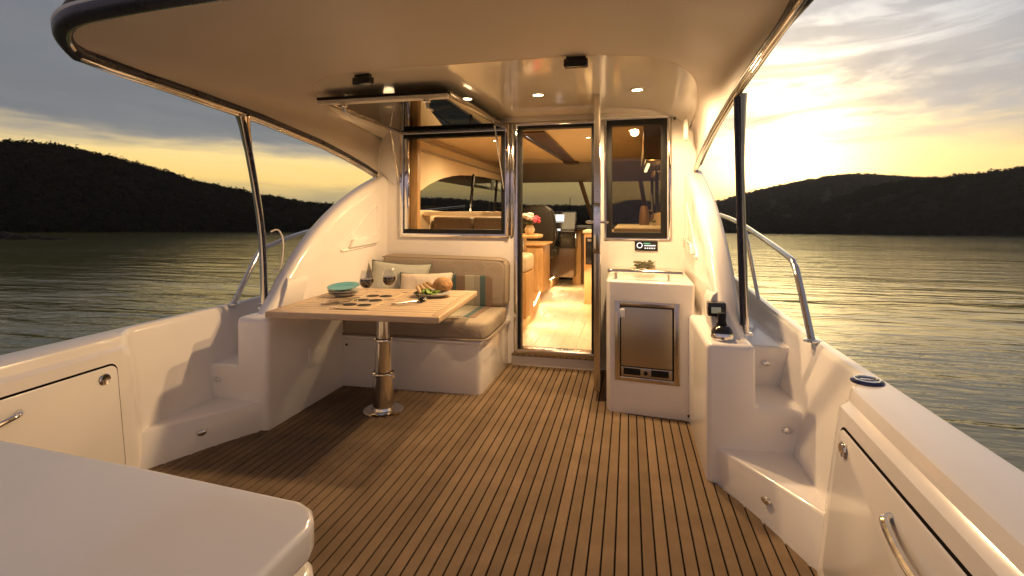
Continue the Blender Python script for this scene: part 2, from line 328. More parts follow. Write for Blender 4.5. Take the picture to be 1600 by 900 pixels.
# ================================================================== WATER, HILLS
SEA = -0.65; HAZE = 0.00013
b = B(); rr = [0, 3, 8, 20, 60, 200, 700, 1800, 3200]; nseg = 64
P = [[(r_ * math.cos(2 * PI * k / nseg), r_ * math.sin(2 * PI * k / nseg), SEA) for k in range(nseg)] for r_ in rr[1:]]
b.grid(P, closed=True); b.poly([(*p[:2], SEA) for p in P[0]], [tuple(range(nseg))])
obj('water', b, 'water', boat=False, kind='structure')
F = 780.0; CAZ = -math.atan(182 / F)
def azof(u): return CAZ + math.atan((u - 800) / F)
def tanel(u, v): return (360 - v) / math.hypot(F, u - 800)
def hill(name, ridge, shore, depth, back):
    us = np.linspace(ridge[0][0], ridge[-1][0], 110); vv = np.interp(us, [p[0] for p in ridge], [p[1] for p in ridge])
    rows = []
    prof = [(0, -0.004), (0.02, 0.02), (0.12, 0.14), (0.3, 0.34), (0.5, 0.56), (0.7, 0.77), (0.86, 0.93), (1.0, 1.0), (1.2, 0.9), (1.2 + back, -0.02)]
    wob = np.convolve(rng.normal(size=150), np.ones(14) / 14, 'same')[:110]
    for j, (t, hh) in enumerate(prof):
        row = []
        for i, u in enumerate(us):
            a = azof(u); D = np.interp(u, [s_[0] for s_ in shore], [s_[1] for s_ in shore]); dd = D + depth * t + (wob[i] * depth * 0.10 if 0 < t < 1 else 0)
            H = tanel(u, vv[i]) * (D + depth) + CAMZ - SEA
            row.append((dd * math.sin(a), dd * math.cos(a), SEA + H * hh))
        rows.append(row)
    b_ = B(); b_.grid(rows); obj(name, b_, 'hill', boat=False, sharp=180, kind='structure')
    return np.array(rows)
HA = hill('hill_left', [(-900, 240), (-400, 225), (-150, 232), (0, 239), (60, 240), (110, 248), (180, 263), (250, 280), (300, 296), (350, 305), (400, 314), (450, 322), (500, 328), (540, 332), (600, 337), (680, 342)],
          [(-900, 170), (0, 205), (300, 235), (500, 275), (680, 330)], 120, 0.8)
HB = hill('hill', [(560, 325), (640, 318), (700, 318), (760, 322), (800, 326), (840, 328), (900, 327), (955, 325), (981, 319), (1001, 318), (1040, 322), (1090, 322), (1125, 318), (1180, 303), (1240, 290), (1300, 279), (1330, 275), (1360, 276), (1400, 278), (1440, 281), (1480, 285), (1600, 305)],
          [(560, 600), (800, 650), (1100, 700), (1300, 720), (1600, 760)], 900, 0.5)
HC = hill('hill_right', [(1180, 359), (1240, 345), (1300, 318), (1360, 296), (1420, 286), (1480, 279), (1520, 274), (1560, 270), (1600, 264), (1750, 245), (2100, 225), (2800, 220)],
          [(1180, 560), (1500, 600), (2800, 420)], 240, 0.8)
# woods: thousands of leafy crowns with ragged outlines, joined into one mass per hill
def crown_templates(n):
    T_ = []
    for k in range(n):
        b_ = bmesh.new(); bmesh.ops.create_icosphere(b_, subdivisions=1, radius=0.78)
        V = np.array([v.co[:] for v in b_.verts]); Fc = np.array([[v.index for v in f.verts] for f in b_.faces]); b_.free()
        V = V * (1 + rng.uniform(-0.25, 0.2, len(V)))[:, None]; V[:, 2] *= rng.uniform(0.7, 1.1)
        m = 80; dv = rng.normal(size=(m, 3)); dv /= np.linalg.norm(dv, axis=1)[:, None]; dv[:, 2] = np.abs(dv[:, 2]) * 1.05 - 0.15
        c = dv * (0.70 + 0.45 * rng.random(m) ** 1.5)[:, None]; c[:, 2] *= rng.uniform(0.75, 1.25)
        tri = c[:, None, :] + rng.normal(size=(m, 3, 3)) * 0.13
        V = np.concatenate([V, tri.reshape(-1, 3)]); Fc = np.concatenate([Fc, np.arange(3 * m).reshape(-1, 3) + V.shape[0] - 3 * m])
        T_.append((V, Fc))
    return T_
CT = crown_templates(7)
def forest(name, Hm, n, size, label=None):
    a, c, _ = Hm.shape; V, Fs, off = [], [], 0; hi = 7
    for q in range(n):
        if q % 3 == 0: i = hi - 1 + rng.uniform(0.55, 1.05)
        else: i = rng.uniform(0.6, hi)
        j = rng.uniform(0, c - 1.001); i0, j0 = int(min(i, a - 2)), int(j); fi, fj = i - i0, j - j0
        p = (Hm[i0, j0] * (1 - fj) + Hm[i0, j0 + 1] * fj) * (1 - fi) + (Hm[i0 + 1, j0] * (1 - fj) + Hm[i0 + 1, j0 + 1] * fj) * fi
        s_ = size * (rng.uniform(0.45, 1.75) if q % 3 == 0 else rng.uniform(0.55, 1.35)); v, f = CT[rng.integers(len(CT))]; an = rng.uniform(0, 6.28); ca, sa = math.cos(an), math.sin(an)
        vx = np.stack([v[:, 0] * ca - v[:, 1] * sa, v[:, 0] * sa + v[:, 1] * ca, v[:, 2]], 1) * s_ + p + np.array([0, 0, s_ * 0.15])
        V.append(vx); Fs.append(f + off); off += len(v)
    V = np.concatenate(V); Fs = np.concatenate(Fs); me = bpy.data.meshes.new(name)
    me.vertices.add(len(V)); me.vertices.foreach_set('co', V.ravel()); me.loops.add(Fs.size); me.loops.foreach_set('vertex_index', Fs.ravel().astype(np.int32))
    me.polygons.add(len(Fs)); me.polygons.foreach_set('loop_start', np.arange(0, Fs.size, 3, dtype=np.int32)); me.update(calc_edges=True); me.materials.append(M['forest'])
    o = bpy.data.objects.new(name, me); COL.objects.link(o); finish(o, label, None, None, 'stuff')
forest('forest', HA, 6500, 2.5, 'dark forest of ragged trees on the near hillside above the islet')
forest('forest', HB, 5500, 8.0, 'dark forest on the far hills behind the windscreen and rail')
forest('forest', HC, 4000, 5.0, 'dark forest on the hill slope rising beyond the gunwale with the filler cap')
def wpix(u, v):                                                   # a point on the water seen at (u, v)
    dep = (CAMZ - SEA) / ((v - 360) / math.hypot(F, u - 800)); a = azof(u); return dep * math.sin(a), dep * math.cos(a)
isl = bpy.data.objects.new('rocky_islet', None); COL.objects.link(isl); ix, iy = wpix(30, 380); isl.location = (ix, iy, SEA); ORG[isl] = Vector((ix, iy, SEA))
finish(isl, 'low dark rocky islet in the water below the forested hill', 'rocks')
for (u, s_, hh) in [(-70, 3.2, 1.1), (-30, 2.6, 1.0), (5, 2.4, 1.0), (28, 1.5, 0.75), (55, 1.6, 0.65), (78, 1.3, 0.4), (100, 1.0, 0.25)]:
    px, py = wpix(u, 380 + random.uniform(-1, 1)); b = B(); b.blob((px, py, SEA), (s_, s_ * 0.7, hh), 3, 0.08); obj('rock', b, 'rock', isl, boat=False, sharp=180)

# ================================================================== DECK
def omax(y):
    return float(np.interp(y, [1.92, 2.08, 2.25, 2.5, 2.6], [1.475, 1.41, 1.34, 1.19, 1.20]))
deck = B(); deck.box(-2.5, 0.84, -0.9, 4.1, -0.10, -0.005)
deck_o = obj('deck_floor', deck, 'seam', kind='structure')
deck_o['label'] = 'brown planked cockpit deck with dark seams'
pitch = 0.048
def yend(x):
    o_ = abs(x - XC)
    return 4.04 if o_ < 1.19 else float(np.interp(o_, [1.19, 1.34, 1.41, 1.475], [2.52, 2.25, 2.08, 1.92])) if o_ < 1.475 else 1.92
k0, k1 = int(math.floor(-2.34 / pitch)), int(math.ceil(0.68 / pitch))
for k in range(k0, k1):
    xa, xb = k * pitch + 0.0033, (k + 1) * pitch - 0.0033; pl = B()
    ja = random.uniform(0, 0.0015)
    pl.zprism([(xa, -0.85), (xb, -0.85), (xb, yend(xb)), (xa, yend(xa))], -0.006, ja, 0.0012, 1)
    obj('plank', pl, 'carpet', deck_o)

# ================================================================== SIDE COAMINGS (starboard coordinates o = distance from the centreline)
def coaming(sg, label, port):
    def S(o_, y, z): return (XC + sg * o_, y, z)
    t = thing('cockpit_side', label, 'boat side', S(1.6, 1.5, 0), 'moulded cockpit sides')
    # gunwale with inner wall, lofted along the boat
    pa = [(1.4616, -0.03), (1.4706, 0.05), (1.4986, 0.3), (1.521, 0.50), (1.5283, 0.565), (1.533, 0.595), (1.552, 0.605), (1.562, 0.612), (1.567, 0.640), (1.572, 0.652), (1.588, 0.660), (1.69, 0.664), (1.703, 0.662), (1.712, 0.652), (1.716, 0.636), (1.735, 0.55), (1.75, 0.2), (1.68, -1.2)]
    pb = [(1.52, -0.03), (1.535, 0.05), (1.555, 0.2), (1.59, 0.36), (1.605, 0.44), (1.62, 0.50), (1.635, 0.56), (1.645, 0.60), (1.653, 0.635), (1.658, 0.648), (1.668, 0.660), (1.69, 0.664), (1.703, 0.662), (1.712, 0.652), (1.716, 0.636), (1.735, 0.55), (1.75, 0.2), (1.68, -1.2)]
    rows = []
    for y, f in [(-1.2, 0), (-0.6, 0), (0, 0), (0.6, 0), (1.1, 0), (1.5, 0), (1.8, 0), (1.90, 0), (1.94, 0.10), (1.97, 0.35), (2.00, 0.65), (2.03, 0.90), (2.07, 1), (2.4, 1), (2.8, 1), (3.3, 1), (4, 1), (5, 1), (7, 1), (9, 1)]:
        row = []
        for (a, c) in zip(pa, pb):
            o_ = a[0] + (c[0] - a[0]) * f; z = a[1] + (c[1] - a[1]) * f
            if o_ < 1.66 and z > -0.5: o_ -= max(0, 1.95 - y) * 0.06 * (1 - f)
            if z > 0.3: z += max(0, y - 3.0) * 0.045
            if y > 4.5: o_ -= (y - 4.5) ** 2 * 0.03
            row.append(S(o_, y, z))
        rows.append(row)
    b_ = B(); b_.grid(rows); obj('gunwale', b_, 'gel', t, sharp=33)
    # stairs
    b_ = B(); n3 = [(1.197, 2.53), (1.33, 2.25), (1.40, 2.08), (1.465, 1.93), (1.62, 1.93), (1.62, 2.56), (1.197, 2.56)]; m3 = [(1.212, 2.49), (1.385, 2.23), (1.46, 2.105), (1.545, 1.965), (1.62, 1.965), (1.62, 2.55), (1.212, 2.55)]
    n = len(n3); b_.poly([S(p[0], p[1], -0.02) for p in n3] + [S(p[0], p[1], 0.165) for p in m3], [tuple(range(n)), tuple(range(n, 2 * n))] + [(i, (i + 1) % n, n + (i + 1) % n, n + i) for i in range(n)], 0.012, 3, 25)
    obj('step', b_, 'gel', t)
    b_ = B(); b_.prism([(1.36, 2.815), (1.68, 2.805), (1.68, 7.0), (1.36, 7.0)], lambda p: S(p[0], p[1], 0.0), lambda p: S(p[0], p[1] + 0.012, 0.56), 0.012, 3); obj('side_deck', b_, 'gel', t)
    # inner pod carrying the buttress
    ell = [(1.66, -0.02), (1.66, 0.36), (1.398, 0.36), (1.398, 0.645)]
    outl = [(1.183, -0.02)] + ell + [(1.183, 0.645)]
    b_ = B(); b_.prism(outl, lambda p: S(p[0], 2.468, p[1]), lambda p: S(p[0], 4.02, p[1]), 0.028, 4, 50); obj('pod', b_, 'gel', t)
    # buttress sweeping from the pod up to the roof: lofted fin with rolled edge
    edge = spline([(2.60, 0.64), (2.68, 0.72), (2.80, 0.86), (3.02, 1.065), (3.33, 1.275), (3.69, 1.45), (4.0, 1.565), (4.04, 1.58)], 5)
    secs = [(0.0, 1.262, 0.42), (0.0, 1.2545, 0.16), (0.0, 1.2555, 0.075), (0.0, 1.263, 0.034), (0.0, 1.278, 0.010), (0, 1.30, 0.001), (0, 1.355, 0.0), (0, 1.376, 0.010), (0, 1.387, 0.034), (0, 1.392, 0.10), (0, 1.395, 0.5)]
    rows = []
    for i, e in enumerate(edge):
        e0, e1 = edge[max(i - 1, 0)], edge[min(i + 1, len(edge) - 1)]; tg = (e1 - e0).normalized(); nn = Vector((tg.y, -tg.x))   # inward (forward/down)
        kk = max(0, 1 - (e[0] - 2.6) / 1.3) * 0.5
        rows.append([S(o_ - (0.0 if o_ > 1.3 else max(0, e[0] - 3.0) * 0.012), min(4.05, e[0] + nn[0] * dd - kk * max(0, 1.385 - o_)), max(0.63, e[1] + nn[1] * dd)) for (_, o_, dd) in secs])
    b_ = B(); b_.grid(rows); fin = obj('buttress', b_, 'gel', t, sharp=60)
    wp = []
    for i, e in enumerate(edge):
        tg = (edge[min(i + 1, len(edge) - 1)] - edge[max(i - 1, 0)]).normalized(); q = (min(4.04, e[0] + tg.y * 0.12), max(0.635, e[1] - tg.x * 0.12))
        if not wp or q[0] > wp[-1][0] + 0.004: wp.append(q)
    wp = [p for p in wp if p[0] < 4.035] + [(4.04, wp[-1][1] + 0.01), (4.04, 0.634)]
    b_ = B(); b_.prism(wp, lambda p: S(1.257 - max(0, p[0] - 3.0) * 0.012, p[0], p[1]), lambda p: S(1.385, p[0], p[1])); obj('buttress_web', b_, 'gel', t)
    # triangular pocket with a raised lip
    tri = [(3.30, 0.965), (3.86, 0.99), (3.86, 1.34)]
    def io(y): return 1.257 - max(0, y - 3.0) * 0.012
    b_ = B(); path = []
    for i in range(3):
        a, c, e = Vector(tri[i]), Vector(tri[(i + 1) % 3]), Vector(tri[i - 1])
        for q in (a + (e - a).normalized() * 0.04, a + (e - a).normalized() * 0.012 + (c - a).normalized() * 0.012, a + (c - a).normalized() * 0.04): path.append(S(io(q[0]) - 0.002, q[0], q[1]))
    b_.tube(path + path[:2], 0.011, 8, False); pk = obj('pocket_rim', b_, 'gel', t, sharp=60)
    b_ = B(); b_.prism([(3.42, 0.985), (3.85, 1.0), (3.85, 1.07), (3.47, 1.05)], lambda p: S(io(p[0]) - 0.004, p[0], p[1]), lambda p: S(io(p[0]) - 0.03, p[0], p[1]), 0.006); obj('pocket_lip', b_, 'gel', t)
    # locker hatch in the inner wall, with latch and grab handle
    def po(y, z): return 1.465 + 0.112 * z - max(0, 1.95 - y) * 0.06
    def plate(b_, y0, y1, z0, z1, r_, d0, d1, bev):
        pts = []
        for (cy_, cz_, a0) in [(y1 - r_, z1 - r_, 0), (y0 + r_, z1 - r_, 90), (y0 + r_, z0 + r_, 180), (y1 - r_, z0 + r_, 270)]:
            for q in range(5): a = R(a0 + q * 22.5); pts.append((cy_ + r_ * math.cos(a), cz_ + r_ * math.sin(a)))
        b_.prism(pts, lambda p: S(po(*p) + d0, p[0], p[1]), lambda p: S(po(*p) + d1, p[0], p[1]), bev, 2, 50)
    b_ = B(); plate(b_, 0.440, 1.870, 0.050, 0.549, 0.036, 0.01, -0.0020, 0); hg = obj('hatch_gap_shade', b_, 'seam', t)  # dark plate standing in for the shade in the groove round the hatch
    b_ = B(); plate(b_, 0.445, 1.865, 0.055, 0.54, 0.032, 0.01, -0.007, 0.003); hd = obj('locker_hatch', b_, 'gel', t)
    b_ = B(); c = S(po(1.80, 0.49) - 0.008, 1.80, 0.49); b_.lathe([(0.001, 0), (0.024, 0), (0.026, 0.004), (0.022, 0.008), (0.012, 0.005), (0.001, 0.004)] if sg < 0 else [(0.001, 0), (0.024, 0), (0.026, -0.004), (0.022, -0.008), (0.012, -0.005), (0.001, -0.004)], c, 20, 'X'); obj('latch', b_, 'chrome', hd)
    b_ = B(); zc = 0.475; pts = spline([S(po(1.46, zc) - 0.004, 1.46, zc), S(po(1.44, zc) - 0.03, 1.435, zc - 0.004), S(po(1.3, zc) - 0.04, 1.30, zc - 0.02), S(po(1.12, zc) - 0.03, 1.10, zc - 0.035), S(po(1.08, zc) - 0.004, 1.075, zc - 0.038)], 5)
    b_.tube(pts, 0.0115, 10); obj('grab_handle', b_, 'chrome', hd)
    # courtesy lights on risers, small oval fittings
    for (o_, y, z, ax) in [(1.524, 2.468, 0.272, 'Y'), (1.522, 2.815, 0.472, 'Y'), (1.372, 2.205, 0.085, 'D')]:
        b_ = B(); b_.lathe([(0.001, -0.008), (0.012, -0.008), (0.021, -0.005), (0.023, 0.006)], (0, 0, 0), 18, 'Y', 1.0, 0.62)
        if ax == 'D': bmesh.ops.rotate(b_.bm, verts=b_.bm.verts, matrix=Matrix.Rotation(R(-60) * sg, 3, 'Z'), cent=(0, 0, 0))
        bmesh.ops.translate(b_.bm, verts=b_.bm.verts, vec=S(o_, y - 0.002, z)); obj('step_light', b_, 'chrome', t)
    if not port:
        b_ = B(); c = S(1.64, 1.975, 0.664); b_.lathe([(0.001, -0.004), (0.050, -0.004), (0.050, 0.004), (0.042, 0.008), (0.030, 0.005), (0.001, 0.005)], c, 28); fc = obj('filler_cap', b_, 'ring', t)
        b_ = B(); b_.lathe([(0.034, 0.004), (0.036, 0.0105), (0.040, 0.0105), (0.042, 0.004)], c, 28); b_.box(c[0] - 0.02, c[0] + 0.02, c[1] - 0.004, c[1] + 0.004, c[2] + 0.004, c[2] + 0.008, 0.001); obj('cap_ring', b_, 'chrome', fc)
    else:
        b_ = B(); b_.prism([(2.84, 0.25), (2.975, 0.235), (2.975, 0.345), (2.84, 0.375)], lambda p: S(1.197, *p), lambda p: S(1.176, *p), 0.004); obj('access_plate', b_, 'gel', t)
    # niche panel on the foot of the buttress, where the engine control sits on the other side
    b_ = B(); b_.prism([(1.235, 0.66), (1.235, 0.80), (1.25, 0.83), (1.275, 0.845), (1.33, 0.845), (1.33, 0.66)], lambda p: S(p[0], 2.635 + (p[0] - 1.235) * 0.6 + (p[1] - 0.645) * 0.45, p[1]), lambda p: S(p[0], 2.84 + (p[1] - 0.645) * 0.5, p[1]), 0.006); obj('niche_panel', b_, 'gel2', t)
    return t
coaming(1, 'white moulded cockpit side with steps, locker hatch and round filler cap on its gunwale', False)
coaming(-1, 'white moulded cockpit side with steps and locker hatch beside the wooden table', True)

# ================================================================== ROOF OVERHANG
W_ = 1.33
def ze(y): return float(np.interp(y, [1.2, 1.4, 1.6, 1.8, 2.0, 2.3, 2.6, 2.9, 3.2, 3.5, 3.8, 4.0, 4.1], [1.93, 1.90, 1.866, 1.855, 1.847, 1.827, 1.805, 1.77, 1.736, 1.685, 1.623, 1.574, 1.56]))
def zt(y): return float(np.interp(y, [1.4, 1.9, 2.5, 4.1], [1.985, 2.03, 2.05, 2.03]))
def zr(o_, y):
    n = float(np.interp(y, [1.4, 1.9, 2.8], [2.3, 3.0, 5.5])); r_ = min(1, abs(o_) / W_); return ze(y) + (zt(y) - ze(y)) * max(0, 1 - r_ ** n) ** (1 / n)
def yaft(o_): a = abs(o_); return 1.425 if a < 1.10 else 1.425 + 0.14 * (1 - math.sqrt(max(0, 1 - ((a - 1.10) / (W_ - 1.10)) ** 2)))
def yrec(o_):
    a = abs(o_) / 1.285; return 4.04 - 1.5 * (1 - a ** 6) ** (1 / 3) if a < 1 else 4.04
roof = thing('hardtop_roof', 'white hardtop roof overhang with glossy ceiling, shading the cockpit', 'boat roof', (XC, 2.8, 2.0))
os_ = [W_ * math.sin(PI / 2 * t) for t in np.linspace(-1, 1, 97)]
rows = []
for t in np.linspace(0, 1, 40):
    rows.append([(XC + o_, yaft(o_) + (yrec(o_) - yaft(o_)) * t, zr(o_, yaft(o_) + (yrec(o_) - yaft(o_)) * t)) for o_ in os_])
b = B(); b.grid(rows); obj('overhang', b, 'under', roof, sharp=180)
oi = [1.284 * math.sin(PI / 2 * t) for t in np.linspace(-1, 1, 81)]; rows = []
for t in np.linspace(0, 1, 30):
    rows.append([(XC + o_, yrec(o_) + (4.045 - yrec(o_)) * t, zr(o_, yrec(o_) + (4.045 - yrec(o_)) * t) + 0.006) for o_ in oi])
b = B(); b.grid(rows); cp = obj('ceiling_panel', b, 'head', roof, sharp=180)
b = B(); b.tube([(XC + o_, yrec(o_), zr(o_, yrec(o_)) + 0.002) for o_ in oi], 0.0035, 6); obj('ceiling_seam', b, 'teakedge', roof, sharp=180)
# upper shell with thickness
rows = []
for t in np.linspace(0, 1, 14):
    rows.append([(XC + o_ * 1.012, yaft(o_) - 0.012 + (8.6 - yaft(o_)) * t, zr(o_, min(4.04, yaft(o_) + (8.6 - yaft(o_)) * t)) + 0.055 + 0.10 * (1 - (abs(o_) / W_) ** 4)) for o_ in os_])
b = B(); b.grid(rows); obj('roof_shell', b, 'gel', roof, sharp=180)
rim = [(XC + sgn * W_, y, ze(y)) for sgn in (1,) for y in np.linspace(4.0, yaft(W_), 26)]
ao = [o_ for o_ in os_][::-1]
aft = [(XC + o_, yaft(o_), zr(o_, yaft(o_))) for o_ in ao]
rim = rim[:-1] + aft + [(XC - W_, y, ze(y)) for y in np.linspace(yaft(W_), 4.0, 26)][1:]
rim = [Vector(p) for p in rim]; cen = Vector((XC, 2.8, 1.9))
def offs(p, k, dz): v = Vector((p.x - cen.x, (p.y - cen.y) * 0.35, 0)); v.normalize(); return p + v * k + Vector((0, 0, dz))
b = B(); b.tube([offs(p, 0.004, 0.026) for p in rim], [0.036 if p.y < 1.55 else max(0.020, 0.036 - (p.y - 1.55) * 0.06) for p in rim], 12); obj('rubber_band', b, 'navy', roof, sharp=180)
b = B(); b.tube([offs(p, 0.028, 0.052) for p in rim], 0.018, 10); obj('outer_bead', b, 'gel2', roof, sharp=180)
b = B(); b.tube([offs(p, -0.012, 0.0) for p in rim], 0.009, 10); obj('steel_trim', b, 'chrome', roof, sharp=180)
side = [p for p in rim[:26]]; 
for sd in (0, 1):
    pts = rim[:26] if sd == 0 else rim[-26:]
    b = B(); b.tube([offs(p, -0.004, -0.012) for p in pts], ([0.011] * 20 + [0.010, 0.008, 0.006, 0.004, 0.002, 0.001]) if sd == 0 else ([0.001, 0.002, 0.004, 0.006, 0.008, 0.010] + [0.011] * 20), 10); obj('side_rail', b, 'chrome', roof, sharp=180)
    e = rim[0] if sd == 0 else rim[-1]; b = B(); b.lathe([(0.001, -0.02), (0.022, -0.02), (0.022, 0.01), (0.012, 0.02), (0.001, 0.02)], (e.x, e.y - 0.01, e.z - 0.02), 14); obj('rail_foot', b, 'chrome', roof)
# recessed lamps
spots = [(0.049, 3.16), (-0.563, 3.19), (-1.044, 3.19), (-1.66, 3.24)]
spots = [(0.055, 3.28), (-0.59, 3.30), (-1.09, 3.30), (-1.72, 3.38)]
for i, (x, y) in enumerate(spots):
    z = zr(x - XC, y) + 0.006
    b = B(); b.lathe([(0.038, 0.004), (0.044, -0.001), (0.044, -0.005), (0.034, -0.007), (0.032, 0.004)], (x, y, z), 24); dl = obj('downlight', b, 'chrome', roof)
    b = B(); b.lathe([(0.001, -0.003), (0.032, -0.003), (0.032, 0.003), (0.001, 0.003)], (x, y, z - 0.001), 20); obj('lens', b, 'bulb', dl)
    lamp('downlight_lamp', (x, y, z - 0.03), 92, color=(1, 0.655, 0.33), radius=0.04, size=R(172), blend=0.35)
# black flood lights at the ceiling edge
for (x, y, yaw) in [(-1.50, 2.62, -0.12), (-0.262, 2.56, 0.02)]:
    z = zr(x - XC, y)
    b = B(); b.box(-0.062, 0.062, -0.02, 0.03, -0.052, -0.008, 0.010, 3); b.box(-0.05, 0.05, -0.012, 0.02, -0.010, 0.012, 0.004)
    bmesh.ops.rotate(b.bm, verts=b.bm.verts, matrix=Matrix.Rotation(yaw, 3, 'Z'), cent=(0, 0, 0)); bmesh.ops.translate(b.bm, verts=b.bm.verts, vec=(x, y, z)); fl = obj('flood_light', b, 'blackgloss', roof)
    b = B(); b.box(-0.045, 0.045, -0.0, 0.028, -0.012, -0.0045, 0.002); bmesh.ops.rotate(b.bm, verts=b.bm.verts, matrix=Matrix.Rotation(yaw, 3, 'Z'), cent=(0, 0, 0)); bmesh.ops.translate(b.bm, verts=b.bm.verts, vec=(x, y, z)); obj('bracket', b, 'chrome', fl)

# ================================================================== BULKHEAD
YB = 4.04
blk = thing('cabin_bulkhead', 'cream cabin bulkhead with window, doorway and open top hinged window', 'bulkhead', (XC, YB, 0))
xs = [-2.17, -1.92, -0.985, -0.90, -0.255, -0.16, 0.276, 0.51]; zs = [-0.02, 0.125, 1.065, 1.945, 1.965, 1.97, 2.12]
holes = [(-1.92, -0.985, 1.065, 1.945), (-0.90, -0.255, 0.125, 1.97), (-0.16, 0.276, 1.065, 1.965)]
V, Fs = [], []; nx, nz = len(xs), len(zs)
for y in (YB, YB + 0.07):
    for x in xs:
        for z in zs: V.append((x, y, z))
def vid(l, i, j): return l * nx * nz + i * nz + j
def hole(i, j): return i < 0 or j < 0 or i >= nx - 1 or j >= nz - 1 or any(h[0] - 1e-4 <= xs[i] and xs[i + 1] <= h[1] + 1e-4 and h[2] - 1e-4 <= zs[j] and zs[j + 1] <= h[3] + 1e-4 for h in holes)
for i in range(nx - 1):
    for j in range(nz - 1):
        if hole(i, j): continue
        Fs += [(vid(0, i, j), vid(0, i + 1, j), vid(0, i + 1, j + 1), vid(0, i, j + 1)), (vid(1, i, j), vid(1, i, j + 1), vid(1, i + 1, j + 1), vid(1, i + 1, j))]
        for (di, dj, a, c) in [(-1, 0, (i, j), (i, j + 1)), (1, 0, (i + 1, j), (i + 1, j + 1)), (0, -1, (i, j), (i + 1, j)), (0, 1, (i, j + 1), (i + 1, j + 1))]:
            if hole(i + di, j + dj): Fs.append((vid(0, *a), vid(0, *c), vid(1, *c), vid(1, *a)))
b = B(); b.poly(V, Fs); obj('panel', b, 'gel', blk)
b = B(); b.box(-2.1, 0.46, YB - 0.035, YB + 0.01, 1.995, 2.045, 0.012, 3); obj('header_trim', b, 'gel', blk)
b = B(); b.box(-0.935, -0.225, YB - 0.03, YB + 0.005, -0.01, 0.082, 0.006); obj('door_step', b, 'gel', blk)
# port window opening
wn = obj('window_frame', B().ring(-1.945, -0.965, 1.042, 1.968, 0.034, YB - 0.022, YB + 0.075), 'chrome', blk)
obj('gasket', B().ring(-1.912, -0.998, 1.075, 1.935, 0.036, YB - 0.012, YB + 0.06), 'black', wn)
b = B(); b.box(-1.905, -1.865, YB - 0.014, YB + 0.03, 1.11, 1.90, 0.006); obj('track', b, 'chrome', wn)
b = B(); b.box(-0.985, -0.958, YB - 0.045, YB - 0.0, 1.06, 1.99, 0.006); obj('mullion_post', b, 'chrome', blk)
b = B(); b.box(-0.952, -0.928, YB - 0.02, YB + 0.0, 1.06, 1.99, 0.006); obj('mullion_post', b, 'chrome', blk)
# open sash under the ceiling, with catches and struts
def sp(u_, v_, k=0.0):      # u 0..1 across, v 0 hinge .. 1 outer edge
    xl, xr = -1.95 - 0.005 * v_, -0.975 - 0.09 * v_; return Vector((xl + (xr - xl) * u_, YB - 0.03 - 1.16 * v_, 1.958 + 0.028 * v_ - k))
sash = None
def sbar(u0, v0, u1, v1, wd, th):
    b_ = B(); a, c = sp(u0, v0), sp(u1, v1); t_ = (c - a).normalized(); s_ = t_.cross(Vector((0, 0, 1))).normalized(); up = s_.cross(t_)
    v = []
    for q in (a, c):
        for (i, j) in ((-1, -1), (1, -1), (1, 1), (-1, 1)): v.append(q + s_ * i * wd / 2 + up * j * th / 2)
    b_.poly(v, [(0, 1, 2, 3), (7, 6, 5, 4)] + [(i, (i + 1) % 4, 4 + (i + 1) % 4, 4 + i) for i in range(4)], 0.004); return b_
e_ = 0.02
f_ = B()
sash = obj('window_sash', sbar(0.0, 0.985, 1.0, 0.985, 0.05, 0.018), 'black', blk)
_b = sbar(0.004, 0.985, 0.996, 0.985, 0.042, 0.022); bmesh.ops.translate(_b.bm, verts=_b.bm.verts, vec=(0, 0, -0.0205)); obj('front_rail', _b, 'gel2', sash)
obj('sash_rail', sbar(0.018, 0.01, 0.018, 0.965, 0.04, 0.028), 'steel', sash); obj('sash_rail', sbar(0.982, 0.01, 0.982, 0.965, 0.04, 0.028), 'steel', sash); obj('sash_rail', sbar(0.04, 0.015, 0.96, 0.015, 0.05, 0.028), 'blackgloss', sash)
b = B(); v = [sp(0.03, 0.03, 0.006), sp(0.97, 0.03, 0.006), sp(0.97, 0.965, 0.006), sp(0.03, 0.965, 0.006)]; v += [q + Vector((0, 0, 0.006)) for q in v]
b.poly(v, [(0, 1, 2, 3), (4, 5, 6, 7)] + [(i, (i + 1) % 4, 4 + (i + 1) % 4, 4 + i) for i in range(4)]); obj('pane', b, 'sash', sash)
b = B()
v = [sp(0.045, 0.90, 0.008), sp(0.955, 0.90, 0.008), sp(0.955, 0.962, 0.008), sp(0.045, 0.962, 0.008)]; v += [q - Vector((0, 0, 0.008)) for q in v]
b.poly(v, [(0, 1, 2, 3), (4, 5, 6, 7)] + [(i, (i + 1) % 4, 4 + (i + 1) % 4, 4 + i) for i in range(4)], 0.002); obj('sash_flange', b, 'gel2', sash)
for uu in (0.20, 0.84):
    c = sp(uu, 0.985, 0.040); b = B(); b.lathe([(0.001, 0), (0.024, 0), (0.024, -0.014), (0.014, -0.02), (0.001, -0.02)], c, 16); b.tube([c + Vector((0, 0, -0.015)), c + Vector((0.004, 0.01, -0.05))], 0.010, 10); b.tube([c + Vector((0.004, 0.01, -0.048)), c + Vector((0.03, 0.03, -0.062))], 0.007, 8); obj('catch', b, 'chrome', sash)
for (a, c) in [(sp(0.02, 0.17, 0.02), Vector((-1.948, YB - 0.03, 1.52))), (sp(0.955, 0.16, 0.02), Vector((-1.005, YB - 0.03, 1.45)))]:
    mid = a + (c - a) * 0.45; b = B(); b.tube([a, mid], 0.008, 10); b.tube([mid, c], 0.0045, 8); b.blob(a, (0.012,) * 3, 1); b.blob(c, (0.010,) * 3, 1); obj('gas_strut', b, 'chrome', sash)
